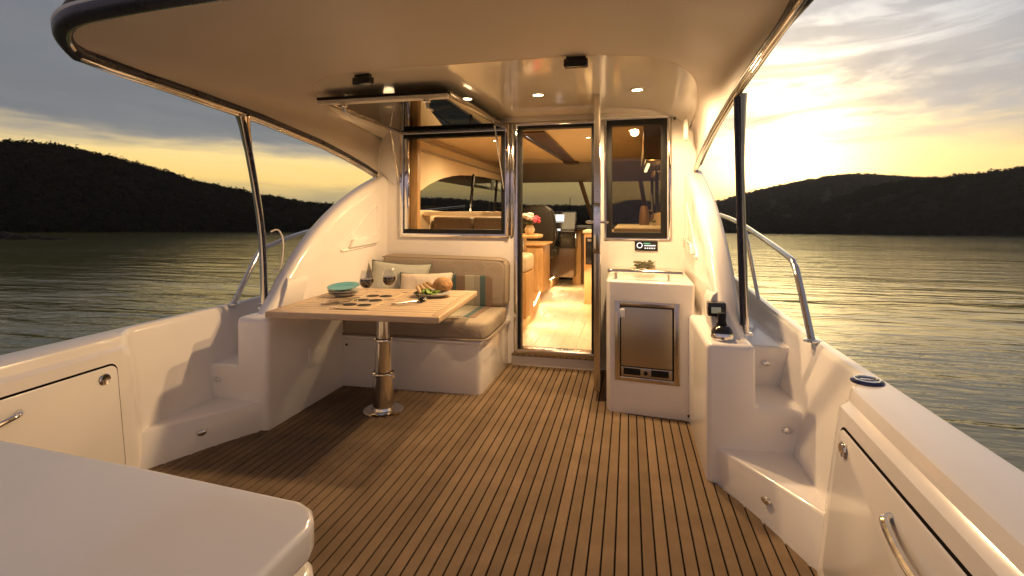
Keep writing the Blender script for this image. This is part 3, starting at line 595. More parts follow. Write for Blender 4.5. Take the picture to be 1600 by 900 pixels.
# starboard fixed window
wn2 = obj('window_frame', B().ring(-0.172, 0.290, 1.055, 1.985, 0.045, YB - 0.016, YB + 0.05), 'black', blk)
b = B(); b.box(-0.13, 0.248, YB + 0.008, YB + 0.014, 1.10, 1.942); obj('pane', b, 'pane', wn2)
obj('outer_frame', B().ring(-0.187, 0.320, 1.040, 2.0, 0.016, YB - 0.012, YB + 0.01, 0.002), 'chrome', wn2)
b = B(); b.box(0.300, 0.322, YB - 0.02, YB - 0.002, 1.06, 1.985, 0.004); obj('outer_stile', b, 'chrome', wn2)
# doorway frame and open glass door
df = obj('door_frame', B().ring(-0.916, -0.238, 0.085, 1.992, 0.026, YB - 0.03, YB + 0.09), 'chrome', blk)
obj('gasket', B().ring(-0.890, -0.264, 0.112, 1.966, 0.024, YB - 0.02, YB + 0.07), 'black', df)
b = B(); b.box(-0.885, -0.268, YB - 0.05, YB + 0.05, 0.098, 0.137, 0.004); obj('sill_plate', b, 'steel', df)
b = B(); b.box(-0.935, -0.225, YB - 0.055, YB - 0.012, 0.0825, 0.098, 0.003); st_ = obj('sill_planking', b, 'seam', df)
for k in range(14):
    x = -0.932 + k * 0.0505; b = B(); b.box(x, x + 0.0445, YB - 0.057, YB - 0.013, 0.084, 0.0995, 0.001, 1); obj('plank', b, 'carpet', df)
dr = thing('glass_door', 'open glass cabin door seen edge on with chrome edge and lever handles', 'door', (-0.235, 3.99, 0.07))
ax = Vector((-0.204 + 0.232, 3.36 - 3.99, 0)); al = ax.length; at = ax.normalized(); an = Vector((-at.y, at.x, 0))
def dpt(s_, k, z): q = Vector((-0.232, 3.99, 0)) + at * s_ + an * k; return (q.x, q.y, z)
def dbar(s0, s1, z0, z1, k0_, k1_, bev=0.003): return B().prism([(s0, k0_), (s1, k0_), (s1, k1_), (s0, k1_)], lambda p: dpt(p[0], p[1], z0), lambda p: dpt(p[0], p[1], z1), bev)
obj('lock_stile', dbar(al - 0.05, al, 0.065, 2.06, -0.020, 0.020), 'steel', dr); obj('hinge_stile', dbar(0, 0.05, 0.065, 2.06, -0.02, 0.02), 'chrome', dr)
obj('top_rail', dbar(0.05, al - 0.05, 2.01, 2.06, -0.018, 0.018), 'chrome', dr); obj('bottom_rail', dbar(0.05, al - 0.05, 0.065, 0.13, -0.018, 0.018), 'chrome', dr)
obj('pane', dbar(0.05, al - 0.05, 0.13, 2.01, -0.005, 0.005, 0), 'doorglass', dr)
obj('lock_case', dbar(al - 0.055, al + 0.002, 0.98, 1.32, -0.0225, 0.0225), 'chrome', dr)
for sgn in (-1, 1):
    b = B(); z = 1.19; b.tube([dpt(al - 0.03, sgn * 0.02, z), dpt(al - 0.03, sgn * 0.065, z)], 0.009, 10); b.tube(spline([dpt(al - 0.03, sgn * 0.06, z), dpt(al - 0.07, sgn * 0.07, z), dpt(al - 0.14, sgn * 0.068, z - 0.004)], 4), 0.0085, 10); obj('lever_handle', b, 'chrome', dr)
for z in (0.5, 1.75): obj('hinge', dbar(-0.03, 0.02, z, z + 0.10, -0.028, -0.018, 0.002), 'chrome', dr)
# small fittings on the bulkhead
cmx = thing('dome_camera', 'small black dome camera under the ceiling corner above the corner window', 'camera', (0.345, YB - 0.02, 1.985))
b = B(); b.lathe([(0.001, 0), (0.022, 0), (0.020, -0.018), (0.001, -0.022)], (0.345, YB - 0.02, 1.975), 16, 'Y'); obj('housing', b, 'gel2', cmx); b = B(); b.blob((0.345, YB - 0.04, 1.975), (0.013,) * 3, 2); obj('eye', b, 'blackgloss', cmx)
sk = thing('oval_speaker', 'white oval speaker cover on the side wall near the ceiling corner', 'speaker', (0.392, 3.86, 1.90))
b = B(); b.lathe([(0.001, -0.016), (0.05, -0.014), (0.062, -0.004), (0.064, 0.012)], (0.405, 3.84, 1.86), 24, 'X', 0.8, 1.35); obj('cover', b, 'gel', sk)
stx = thing('stereo_control', 'small black marine stereo panel with round dial under the corner window', 'stereo', (0.135, YB, 0.99))
b = B(); b.box(0.048, 0.222, YB - 0.012, YB + 0.002, 0.955, 1.030, 0.005); obj('panel', b, 'blackgloss', stx)
b = B(); b.lathe([(0.016, -0.004), (0.017, -0.012), (0.021, -0.012), (0.023, -0.004)], (0.085, YB - 0.010, 0.998), 20, 'Y'); obj('dial', b, 'ledwhite', stx)
b = B(); b.box(0.115, 0.165, YB - 0.0135, YB - 0.011, 1.010, 1.017); obj('readout', b, 'ledgreen', stx); b = B(); b.box(0.120, 0.205, YB - 0.0135, YB - 0.011, 0.993, 1.001); obj('readout', b, 'ledwhite', stx)
for k in range(5): b = B(); b.box(0.122 + k * 0.017, 0.133 + k * 0.017, YB - 0.0145, YB - 0.011, 0.972, 0.981, 0.001); obj('button', b, 'ledwhite', stx)

# ================================================================== BENCH SEAT
bs = thing('bench_seat', 'white moulded bench with taupe cushions under the open window', 'bench', (-1.5, 3.65, 0))
b = B(); b.zprism([(-2.03, 3.245), (-1.03, 3.285), (-1.0, 3.295), (-0.985, 3.325), (-0.975, YB - 0.002), (-2.03, YB - 0.002)], -0.01, 0.345, 0.010, 3, 40); obj('base', b, 'gel', bs)
b = B(); b.zprism([(-2.03, 3.225), (-1.02, 3.265), (-0.98, 3.275), (-0.962, 3.31), (-0.955, YB - 0.002), (-2.03, YB - 0.002)], 0.345, 0.372, 0.008, 3, 40); obj('base_lip', b, 'gel', bs)
def cushion(poly, z0, z1, bev): return B().zprism(poly, z0, z1, bev, 5, 50)
sc = obj('seat_cushion', cushion([(-2.02, 3.235), (-1.06, 3.262), (-0.985, 3.275), (-0.955, 3.30), (-0.948, 3.38), (-0.955, 3.90), (-2.02, 3.90)], 0.374, 0.500, 0.030), 'fabric', bs, sharp=60)
b = B(); b.tube([(-2.02, 3.236, 0.38), (-1.06, 3.261, 0.38), (-0.985, 3.273, 0.38), (-0.953, 3.30, 0.38), (-0.945, 3.38, 0.38), (-0.952, 3.9, 0.38)], 0.006, 8); obj('piping', b, 'piping', sc)
b = B(); b.box(-1.55, -1.07, 3.42, 3.86, 0.492, 0.506, 0.006, 2); o = obj('stripe_panel', b, 'stripe', sc); 
def recentre(o, x): 
    me = o.data; me.transform(Matrix.Translation((-(x - ORG[o].x), 0, 0))); o.location.x += x - ORG[o].x
recentre(o, -1.55)
b = B(); b.prism([(-2.02, 0.50), (-0.97, 0.50), (-0.955, 0.53), (-0.95, 0.82), (-0.965, 0.865), (-1.02, 0.885), (-2.02, 0.90)], lambda p: (p[0], 3.845, p[1]), lambda p: (p[0], YB - 0.004, p[1]), 0.035, 5, 40); bc = obj('back_cushion', b, 'fabric', bs, sharp=60)
b = B(); b.tube(spline([(-2.02, 3.852, 0.885), (-1.05, 3.852, 0.872), (-0.985, 3.855, 0.855), (-0.962, 3.858, 0.815), (-0.965, 3.858, 0.54)], 4), 0.0045, 8); obj('piping', b, 'piping', bc)
b = B(); b.prism([(-1.55, 0.505), (-1.06, 0.505), (-1.055, 0.53), (-1.055, 0.725), (-1.075, 0.75), (-1.55, 0.75)], lambda p: (p[0], 3.836, p[1]), lambda p: (p[0], 3.86, p[1]), 0.008, 3, 40); o = obj('stripe_panel', b, 'stripe', bc); recentre(o, -1.55)
b = B(); b.lathe([(0.001, -0.006), (0.007, -0.006), (0.008, 0.004)], (-1.985, 3.243, 0.30), 12, 'Y'); obj('screw_cap', b, 'black', bs)
def pillow(name, label, m, c, wd, hh, th, rot):
    t = thing(name, label, 'pillow', c, 'throw pillows', local=True); b_ = B(); N = 22
    def pt(u_, v_, sg):
        ku, kv = 1 - 0.10 * (1 - abs(v_)) ** 1.0 * 0.9 * 0 - 0.09 * (1 - v_ * v_), 1 - 0.12 * (1 - u_ * u_)
        z = sg * th * (max(0, (1 - u_ ** 4)) * max(0, (1 - v_ ** 4))) ** 0.55 * (1 + 0.05 * math.sin(u_ * 5 + v_ * 3)); return Vector((u_ * wd * ku, z, v_ * hh * kv))
    for sg in (-1, 1): b_.grid([[pt(-1 + 2 * i / N, -1 + 2 * j / N, sg) for j in range(N + 1)] for i in range(N + 1)])
    bmesh.ops.remove_doubles(b_.bm, verts=b_.bm.verts, dist=1e-4); bmesh.ops.recalc_face_normals(b_.bm, faces=b_.bm.faces)
    o_ = obj('cover', b_, m, t, sharp=180)
    b_ = B(); path = [pt(-1 + 2 * i / N, -1, 1) for i in range(N)] + [pt(1, -1 + 2 * i / N, 1) for i in range(N)] + [pt(1 - 2 * i / N, 1, 1) for i in range(N)] + [pt(-1, 1 - 2 * i / N, 1) for i in range(N + 1)]
    b_.tube(path, 0.006, 6, False); obj('edge_trim', b_, 'pile', t, sharp=180)
    t.rotation_euler = rot; return t
pillow('throw_pillow', 'sage grey throw pillow with dark edge, behind the sand coloured pillow', 'pil1', (-1.80, 3.72, 0.70), 0.245, 0.16, 0.085, (R(-20), R(4), R(14)))
pillow('throw_pillow', 'sand coloured throw pillow leaning in front of the sage one', 'pil2', (-1.53, 3.60, 0.655), 0.22, 0.145, 0.085, (R(-26), R(-2), R(4)))

# ================================================================== TABLE
TZ = 0.70; tx, ty, tr = -1.512, 2.895, R(4.2)
tb = thing('dining_table', 'slatted teak cockpit table on a telescopic steel pedestal', 'table', (tx, ty, 0), local=True, rz=tr)
hw, hl, th = 0.505, 0.455, 0.036
def mitre(b_, a, c, wd, inward):
    pass
fr = B(); o = [(-hw, -hl), (hw, -hl), (hw, hl), (-hw, hl)]; wd = 0.062; i_ = [(-hw + wd, -hl + wd), (hw - wd, -hl + wd), (hw - wd, hl - wd), (-hw + wd, hl - wd)]
for k in range(4):
    k2 = (k + 1) % 4; b = B(); b.zprism([o[k], o[k2], i_[k2], i_[k]], TZ - th, TZ, 0.006, 3, 40); obj('frame_board', b, 'teakedge', tb)
b = B(); b.box(-hw + wd, hw - wd, -hl + wd, hl - wd, TZ - th + 0.004, TZ - 0.0045); obj('core_panel', b, 'wooddark', tb)
ns = 13; sw = (2 * hl - 2 * wd) / ns; x0, x1, y0, y1 = -hw + wd + 0.002, hw - wd - 0.002, -hl + wd, hl - wd
ins = (-0.20, 0.04, -0.31, 0.31)     # inlay x0,x1,y0,y1
for k in range(ns):
    ya, yb_ = y0 + k * sw + 0.0045, y0 + (k + 1) * sw - 0.0045
    segs = [(x0, x1)] if yb_ < ins[2] or ya > ins[3] else [(x0, ins[0]), (ins[1], x1)]
    for (xa, xb) in segs: b = B(); b.box(xa, xb, ya, yb_, TZ - 0.014, TZ - 0.001 - random.uniform(0, 0.0008), 0.0015, 1); obj('slat', b, 'teak', tb)
pts = []
for (cx_, cy_, a0) in [(ins[1] - 0.07, ins[3] - 0.07, 0), (ins[0] + 0.07, ins[3] - 0.07, 90), (ins[0] + 0.07, ins[2] + 0.07, 180), (ins[1] - 0.07, ins[2] + 0.07, 270)]:
    for q in range(7): a = R(a0 + 15 * q); pts.append((cx_ + 0.07 * math.cos(a), cy_ + 0.07 * math.sin(a)))
b = B(); b.box(ins[0], ins[1], ins[2], ins[3], TZ - 0.013, TZ - 0.0025); obj('inlay_bed', b, 'teak', tb)
b = B(); b.zprism(pts, TZ - 0.012, TZ + 0.0015, 0.001, 1, 50); il = obj('drinks_inlay', b, 'inlay', tb)
pin = [(p[0] * 0.86 - 0.011, p[1] * 0.93) for p in pts]
b = B(); b.zprism(pin, TZ - 0.010, TZ + 0.0025, 0, 1, 50); obj('inlay_panel', b, 'teakedge', il)
for i in range(2):
    for j in range(3):
        c = (-0.125 + i * 0.09, -0.20 + j * 0.16, TZ + 0.003); b = B(); b.lathe([(0.001, 0.0), (0.036, 0.0), (0.038, 0.0012), (0.041, 0.0012), (0.042, -0.002)], c, 24); obj('cup_hole', b, 'black', il)
b = B(); b.box(-0.16, 0.16, -0.16, 0.16, TZ - th - 0.018, TZ - th, 0.006); obj('mount_plate', b, 'steel', tb)
for (r_, z0, z1) in [(0.042, 0.44, TZ - th - 0.01), (0.054, 0.235, 0.45), (0.066, 0.012, 0.245)]:
    b = B(); b.lathe([(r_ - 0.004, z0), (r_, z0 + 0.003), (r_, z1 - 0.003), (r_ - 0.004, z1)], (0, 0, 0), 32); obj('column_tube', b, 'chrome', tb)
for (r_, z) in [(0.057, 0.435), (0.070, 0.225)]:
    b = B(); b.lathe([(r_ - 0.008, z), (r_, z + 0.003), (r_ + 0.002, z + 0.012), (r_, z + 0.022), (r_ - 0.010, z + 0.025)], (0, 0, 0), 32); b.tube([(r_ * 0.8, -r_ * 0.5, z + 0.012), (r_ * 1.25, -r_ * 0.75, z + 0.012)], 0.010, 10); obj('clamp_collar', b, 'chrome', tb)
b = B(); b.lathe([(0.001, 0), (0.125, 0.0), (0.125, 0.008), (0.115, 0.014), (0.074, 0.016), (0.069, 0.03), (0.001, 0.03)], (0, 0, 0), 40); obj('base_plate', b, 'chrome', tb)
# things on the table
def tl(x, y, z=0): q = Matrix.Rotation(tr, 3, 'Z') @ Vector((x, y, 0)); return (tx + q.x, ty + q.y, TZ + z)
def plate_prof(r_, h): return [(0.001, 0.004), (r_ * 0.55, 0.004), (r_ * 0.6, 0.0), (r_ * 0.62, 0.003), (r_ * 0.98, h), (r_, h + 0.003), (r_ * 0.97, h + 0.004), (r_ * 0.62, 0.010), (0.001, 0.009)]
def atT(u, v):     # table-top point seen at (u, v) in the photograph
    a = (u - 800) / F; s_, c_ = math.sin(-CAZ), math.cos(-CAZ); rz_ = (333 - v) / F; k = (TZ - CAMZ) / rz_; return ((-s_ + a * c_) * k, (c_ + a * s_) * k)
px, py = atT(537, 462)
for (q, m, r_, lab) in [(0, 'stone', 0.098, 'grey stoneware plate at the bottom of the plate stack'), (1, 'stone', 0.102, 'grey stoneware plate in the middle of the plate stack'), (2, 'glaze', 0.105, 'teal glazed plate on top of the plate stack')]:
    t = thing('plate', lab, 'plate', (px, py, TZ + 0.003 + q * 0.0165), 'stack of plates'); b = B(); b.lathe(plate_prof(r_, 0.017), (px, py, TZ + 0.003 + q * 0.0165), 40); obj('dish', b, m, t, sharp=60)
    if q == 2: b = B(); b.lathe([(r_ * 0.97, 0.0205), (r_ * 1.0, 0.0215), (r_ * 1.005, 0.020)], (px, py, TZ + 0.003 + q * 0.0165), 40); obj('rim', b, 'stone', t); t.rotation_euler = (R(7), 0, 0); t.location.z += 0.010
def wineglass(u, v, lab):
    x, y = atT(u, v); z = TZ + 0.003; t = thing('wine_glass', lab, 'wine glass', (x, y, z), 'wine glasses')
    prof = [(0.001, 0.0), (0.036, 0.0), (0.036, 0.002), (0.010, 0.006), (0.0045, 0.012), (0.004, 0.075), (0.007, 0.082), (0.024, 0.092), (0.040, 0.112), (0.044, 0.130), (0.042, 0.155), (0.034, 0.185), (0.031, 0.197), (0.0295, 0.197), (0.0405, 0.155), (0.0425, 0.130), (0.0385, 0.113), (0.023, 0.0945), (0.001, 0.088)]
    b_ = B(); b_.lathe(prof, (x, y, z), 32); obj('bowl', b_, 'clear', t, sharp=80)
    b_ = B(); b_.lathe([(0.001, 0.0885), (0.0225, 0.0955), (0.038, 0.114), (0.0418, 0.130), (0.0405, 0.146), (0.001, 0.146)], (x, y, z), 32); obj('wine', b_, 'wine', t)
wineglass(573, 474, 'glass of red wine nearer the stack of plates'); wineglass(608, 469, 'glass of red wine nearer the salad and bread')
def cutlery(name, lab, cat, u0, v0, u1, v1, kind_):
    a, c = Vector((*atT(u0, v0), TZ + 0.006)), Vector((*atT(u1, v1), TZ + 0.006)); t = thing(name, lab, cat, a); d_ = (c - a).normalized(); L = (c - a).length; s_ = Vector((-d_.y, d_.x, 0))
    def strip(pr, z0, z1):
        b_ = B(); pts_ = [a + d_ * (p * L) + s_ * w_ for p, w_ in pr] + [a + d_ * (p * L) - s_ * w_ for p, w_ in pr[::-1]]; b_.prism(pts_, lambda q: (q.x, q.y, TZ + z0), lambda q: (q.x, q.y, TZ + z1), 0.001, 1); return b_
    if kind_ == 'knife':
        obj('handle', strip([(0, 0.006), (0.02, 0.0085), (0.45, 0.007)], 0.002, 0.012), 'steel', t); obj('blade', strip([(0.45, 0.006), (0.55, 0.009), (0.9, 0.009), (1.0, 0.002)], 0.004, 0.007), 'chrome', t)
    elif kind_ == 'fork':
        obj('handle', strip([(0, 0.007), (0.1, 0.007), (0.6, 0.0035), (0.7, 0.005), (0.78, 0.012)], 0.003, 0.008), 'chrome', t)
        for k in (-1, 0, 1): b_ = B(); b_.tube([a + d_ * L * 0.77 + s_ * k * 0.009, a + d_ * L + s_ * k * 0.009], 0.002, 6); obj('tine', b_, 'chrome', t)
    else:
        obj('handle', strip([(0, 0.008), (0.1, 0.008), (0.55, 0.004), (0.72, 0.005)], 0.004, 0.010), 'steel', t); b_ = B(); q = a + d_ * L * 0.86; b_.blob((q.x, q.y, TZ + 0.016), (0.030, 0.036, 0.014), 2); obj('spoon_bowl', b_, 'blackgloss', t)
cutlery('table_knife', 'steel table knife in front of the stack of plates', 'knife', 502, 477, 560, 470, 'knife')
cutlery('table_fork', 'steel fork beside the knife in front of the plates', 'fork', 510, 472, 562, 466, 'fork')
cutlery('salad_spoon', 'dark bowled serving spoon lying in front of the salad plate', 'spoon', 612, 477, 668, 470, 'spoon')
cutlery('salad_fork', 'pale serving fork lying alongside the dark spoon', 'fork', 622, 478, 660, 474, 'fork')
sx_, sy_ = atT(676, 463)
sp_ = thing('salad_plate', 'grey oval plate heaped with lettuce beside the bread loaf', 'plate', (sx_, sy_, TZ)); b = B(); b.lathe(plate_prof(0.125, 0.02), (sx_, sy_, TZ + 0.002), 40, 'Z', 1.05, 0.85); obj('dish', b, 'stone', sp_)
for k in range(26):
    a = random.uniform(0, 6.28); r_ = random.uniform(0, 0.07); x, y, z = sx_ - 0.01 + r_ * math.cos(a) * 1.1, sy_ - 0.035 + r_ * math.sin(a) * 0.6, TZ + 0.02 + random.uniform(0, 0.022)
    b = B(); N = 5; s0 = random.uniform(0.018, 0.032); rot = Matrix.Rotation(random.uniform(0, 6.28), 3, 'Z') @ Matrix.Rotation(random.uniform(-0.9, 0.9), 3, 'X')
    b.grid([[Vector((x, y, z)) + rot @ Vector(((i / N - .5) * 2 * s0, (j / N - .5) * 2 * s0 * 0.8, 0.008 * math.sin(i * 1.9 + k) * math.cos(j * 2.1) - 0.25 * s0 * ((i / N - .5) ** 2 * 4))) for j in range(N + 1)] for i in range(N + 1)]); obj('lettuce_leaf', b, 'lettuce', sp_, sharp=180)
lx, ly = atT(692, 459)
t = thing('bread_loaf', 'round crusty brown bread loaf behind the lettuce', 'bread', (lx, ly, TZ + 0.02)); b = B(); b.blob((lx, ly, TZ + 0.062), (0.068, 0.062, 0.052), 3, 0.02); obj('crust', b, 'bread', t, sharp=180)
for k, (u, v) in enumerate([(655, 464), (661, 462), (667, 460), (673, 458)]):
    x, y = atT(u, v); t = thing('bread_slice', ['crusty bread slice at the outer end of the row, farthest from the loaf', 'crusty bread slice second from the outer end of the row', 'crusty bread slice third from the outer end of the row', 'crusty bread slice touching the round loaf'][k], 'bread', (x, y, TZ + 0.02), 'bread slices on the salad plate', local=True)
    b = B(); b.lathe([(0.001, -0.009), (0.036, -0.009), (0.040, -0.005), (0.040, 0.005), (0.036, 0.009), (0.001, 0.009)], (0, 0, 0), 20, 'X', 1.15, 0.8); obj('crumb', b, ['crumb'], t); t.rotation_euler = (R(20), R(-35 - 5 * k), R(20 + 8 * k)); t.location.z = TZ + 0.045 + k * 0.004

# ================================================================== CABINET, FRIDGE
cb = thing('galley_cabinet', 'white moulded wet bar cabinet holding the fridge, with steel counter rail', 'cabinet', (0.12, 3.6, 0))
cpl = [(-0.140, 3.30), (-0.136, 3.245), (-0.115, 3.215), (-0.08, 3.205), (0.30, 3.165), (0.375, 3.145), (0.385, 3.16), (0.40, YB - 0.002), (-0.14, YB - 0.002)]
b = B(); b.zprism(cpl, -0.01, 0.826, 0.014, 4, 50); obj('body', b, 'gel', cb)
b = B(); b.tube(spline([(-0.115, 3.30, 0.875), (-0.10, 3.285, 0.878), (0.12, 3.262, 0.878), (0.325, 3.235, 0.876)], 5), 0.013, 12); cr = obj('counter_rail', b, 'chrome', cb)
for (x, y) in [(-0.078, 3.283), (0.245, 3.245)]: b = B(); b.tube([(x, y, 0.82), (x, y, 0.868)], 0.010, 10); b.lathe([(0.001, 0), (0.016, 0), (0.016, 0.006), (0.001, 0.006)], (x, y, 0.826), 14); obj('rail_post', b, 'chrome', cr)
b = B(); b.lathe([(0.001, -0.004), (0.007, -0.004), (0.008, 0.004)], (0.352, 3.149, 0.035), 12, 'Y'); obj('screw_cap', b, 'black', cb)
def ft(s_, z, k): # point on the cabinet front: s along -0.08..0.30
    f = (s_ + 0.08) / 0.38; return (s_, 3.205 - 0.04 * f - k, z)
fr_ = thing('refrigerator', 'bronze steel built in fridge with black gasket and vent grilles', 'fridge', (0.11, 3.17, 0.2))
def fbox(s0, s1, z0, z1, k0_, k1_, bev=0.002): return B().prism([(s0, z0), (s1, z0), (s1, z1), (s0, z1)], lambda p: ft(p[0], p[1], k0_), lambda p: ft(p[0], p[1], k1_), bev)
for a in [(-0.083, -0.052, 0.205, 0.70), (0.268, 0.302, 0.205, 0.70), (-0.052, 0.268, 0.674, 0.70), (-0.052, 0.268, 0.205, 0.232)]: obj('frame', fbox(*a, -0.01, 0.010), 'steel', fr_)
obj('gasket', fbox(-0.052, 0.268, 0.232, 0.674, -0.012, 0.003), 'black', fr_)
fd = obj('door', fbox(-0.045, 0.258, 0.300, 0.666, -0.005, 0.012, 0.003), 'fridge', fr_); obj('catch', fbox(-0.052, -0.022, 0.60, 0.655, 0.012, 0.022, 0.005), 'white', fd)
obj('kick_panel', fbox(-0.045, 0.258, 0.236, 0.294, -0.005, 0.010), 'fridge', fr_)
for (a, c) in [(-0.030, 0.072), (0.135, 0.238)]:
    vg = obj('vent', fbox(a, c, 0.248, 0.288, 0.008, 0.0125, 0.001), 'black', fr_)
    n = 12
    for k in range(n): s0 = a + 0.004 + (c - a - 0.008) * k / n; obj('vent_slat', fbox(s0, s0 + 0.004, 0.251, 0.285, 0.0115, 0.0165, 0), 'blackgloss', vg)
b = B(); q = ft(0.103, 0.265, 0.012); b.lathe([(0.001, -0.010), (0.011, -0.010), (0.013, 0.0)], q, 16, 'Y'); obj('lock', b, 'black', fr_)
# tray with herbs on the counter
hb = thing('herb_bowl', 'clear bowl of dark green herbs on a board behind the counter rail', 'bowl', (0.12, 3.78, 0.83))
b = B(); b.box(0.02, 0.20, 3.70, 3.88, 0.827, 0.842, 0.004); obj('board', b, 'teak', hb)
b = B(); b.lathe([(0.001, 0.0), (0.055, 0.0), (0.075, 0.02), (0.082, 0.055), (0.080, 0.055), (0.072, 0.022), (0.053, 0.003), (0.001, 0.003)], (0.115, 3.79, 0.843), 32); obj('bowl', b, 'clear', hb, sharp=80)
b = B()
for k in range(90): a = random.uniform(0, 6.28); r_ = random.uniform(0, 0.075); b.blob((0.115 + r_ * math.cos(a), 3.79 + r_ * math.sin(a), 0.862 + random.uniform(-0.01, 0.03)), (0.014, 0.014, 0.008), 1, 0.3)
obj('herbs', b, 'herb', hb, kind='stuff')

# ================================================================== ENGINE CONTROL, POLES, RAILS
tc_ = thing('throttle_control', 'chrome based black throttle lever on the pod beside the steps', 'throttle', (0.438, 2.56, 0.645))
b = B(); b.lathe([(0.001, 0.0), (0.050, 0.0), (0.054, 0.012), (0.050, 0.035), (0.036, 0.058), (0.016, 0.066), (0.001, 0.067)], (0.438, 2.565, 0.645), 32, 'Z', 0.95, 1.1); obj('base', b, 'chrome', tc_, sharp=60)
b = B(); b.lathe([(0.001, 0.03), (0.0510, 0.030), (0.0505, 0.038), (0.047, 0.046), (0.0375, 0.0600), (0.018, 0.069), (0.001, 0.070)], (0.438, 2.566, 0.645), 32, 'Z', 0.96, 1.1); obj('dome', b, 'blackgloss', tc_, sharp=60)
b = B(); b.prism([(-0.026, 0.055), (0.026, 0.055), (0.018, 0.085), (0.018, 0.125), (-0.018, 0.125), (-0.018, 0.085)], lambda p: (0.438 + p[0], 2.56, 0.645 + p[1]), lambda p: (0.438 + p[0], 2.59, 0.645 + p[1]), 0.006); obj('lever', b, 'black', tc_)
gd = thing('gauge_display', 'small square black framed display above the throttle lever', 'display', (0.43, 2.66, 0.77))
b = B(); b.box(0.388, 0.472, 2.648, 2.71, 0.735, 0.803, 0.005); obj('bezel', b, 'blackgloss', gd); b = B(); b.box(0.402, 0.447, 2.6465, 2.652, 0.752, 0.782, 0.001); obj('screen', b, 'lcd', gd)
for k in range(4): b = B(); b.box(0.455, 0.463, 2.646, 2.652, 0.745 + k * 0.013, 0.752 + k * 0.013, 0.001); obj('button', b, 'navy', gd)
for sgn, lab in ((1, 'dark and steel roof support pole standing on the pod by the throttle'), (-1, 'curved steel roof support pole behind the table corner')):
    def S(o_, y, z): return (XC + sgn * o_, y, z)
    t = thing('roof_pole', lab, 'pole', S(1.40, 2.72, 0.645), 'poles holding up the roof')
    if sgn > 0:
        b = B(); b.tube(spline([S(1.318, 2.50, 1.79), S(1.335, 2.55, 1.5), S(1.355, 2.61, 1.15), S(1.380, 2.66, 0.70)], 5), 0.0125, 14); obj('sleeve', b, 'navypole', t)
        b = B(); b.tube(spline([S(1.348, 2.515, 1.81), S(1.356, 2.565, 1.5), S(1.376, 2.62, 1.15), S(1.400, 2.675, 0.66)], 5), [0.022, 0.020, 0.018, 0.016, 0.014] + [0.012] * 11, 12); obj('strut', b, 'chrome', t)
    else:
        b = B(); b.tube(spline([S(1.325, 2.44, 1.815), S(1.365, 2.53, 1.62), S(1.395, 2.62, 1.40), S(1.415, 2.70, 1.10), S(1.420, 2.73, 0.66)], 5), [0.042, 0.036, 0.031, 0.028, 0.026] + [0.022] * 16, 14); obj('strut', b, 'chrome', t)
        b = B(); b.tube(spline([S(1.307, 2.425, 1.80), S(1.340, 2.515, 1.62), S(1.372, 2.605, 1.40), S(1.395, 2.69, 1.10), S(1.402, 2.72, 0.70)], 5), 0.010, 10); obj('sleeve', b, 'navypole', t)
    f = S(1.40 if sgn > 0 else 1.42, 2.695 if sgn > 0 else 2.73, 0.645)
    b = B(); b.box(f[0] - 0.03, f[0] + 0.03, f[1] - 0.03, f[1] + 0.03, 0.643, 0.655, 0.004); b.tube([(f[0], f[1], 0.65), (f[0], f[1], 0.71)], 0.017, 12); b.tube([(f[0] - 0.03, f[1] - 0.01, 0.675), (f[0] + 0.03, f[1] - 0.01, 0.675)], 0.006, 8); obj('foot', b, 'chrome', t)
t = thing('white_cord', 'looped white cord hanging beside the curved steel pole', 'cord', (-2.24, 2.75, 1.0))
b = B(); b.tube(spline([(-2.255, 2.79, 1.13), (-2.225, 2.82, 1.14), (-2.198, 2.83, 1.09), (-2.195, 2.83, 1.0), (-2.205, 2.82, 0.90), (-2.235, 2.80, 0.865)], 6), 0.006, 8); obj('loop', b, 'rope', t)
for sgn, lab in ((1, 'steel side deck handrail curving down to the gunwale behind the steps'), (-1, 'steel side deck handrail partly hidden behind the curved pole')):
    def S(o_, y, z): return (XC + sgn * o_, y, z)
    t = thing('bow_rail', lab, 'handrail', S(1.65, 2.6, 0.66), 'side deck handrails')
    dy = 0 if sgn > 0 else 0.18
    b = B(); b.tube(spline([S(1.65, 2.55 + dy, 0.67), S(1.65, 2.655 + dy, 0.82), S(1.65, 2.755 + dy, 0.955), S(1.65, 2.80 + dy, 0.99), S(1.65, 2.89 + dy, 1.02), S(1.65, 3.43, 1.095), S(1.65, 4.2, 1.185), S(1.64, 5.2, 1.25), S(1.52, 7.0, 1.35)], 6), 0.0165, 12); obj('rail', b, 'chrome', t)
    for (ya, yb2, zf) in [(3.60, 3.90, 0.70), (5.2, 5.4, 0.76)]: b = B(); b.tube([S(1.67, ya, zf - 0.02), S(1.652, yb2, 1.13 if ya < 4 else 1.25)], 0.0125, 10); obj('stanchion', b, 'chrome', t)
    b = B(); b.lathe([(0.001, 0), (0.034, 0), (0.034, 0.006), (0.020, 0.012), (0.001, 0.012)], S(1.65, 2.55 + dy, 0.660), 18); obj('foot', b, 'chrome', t)

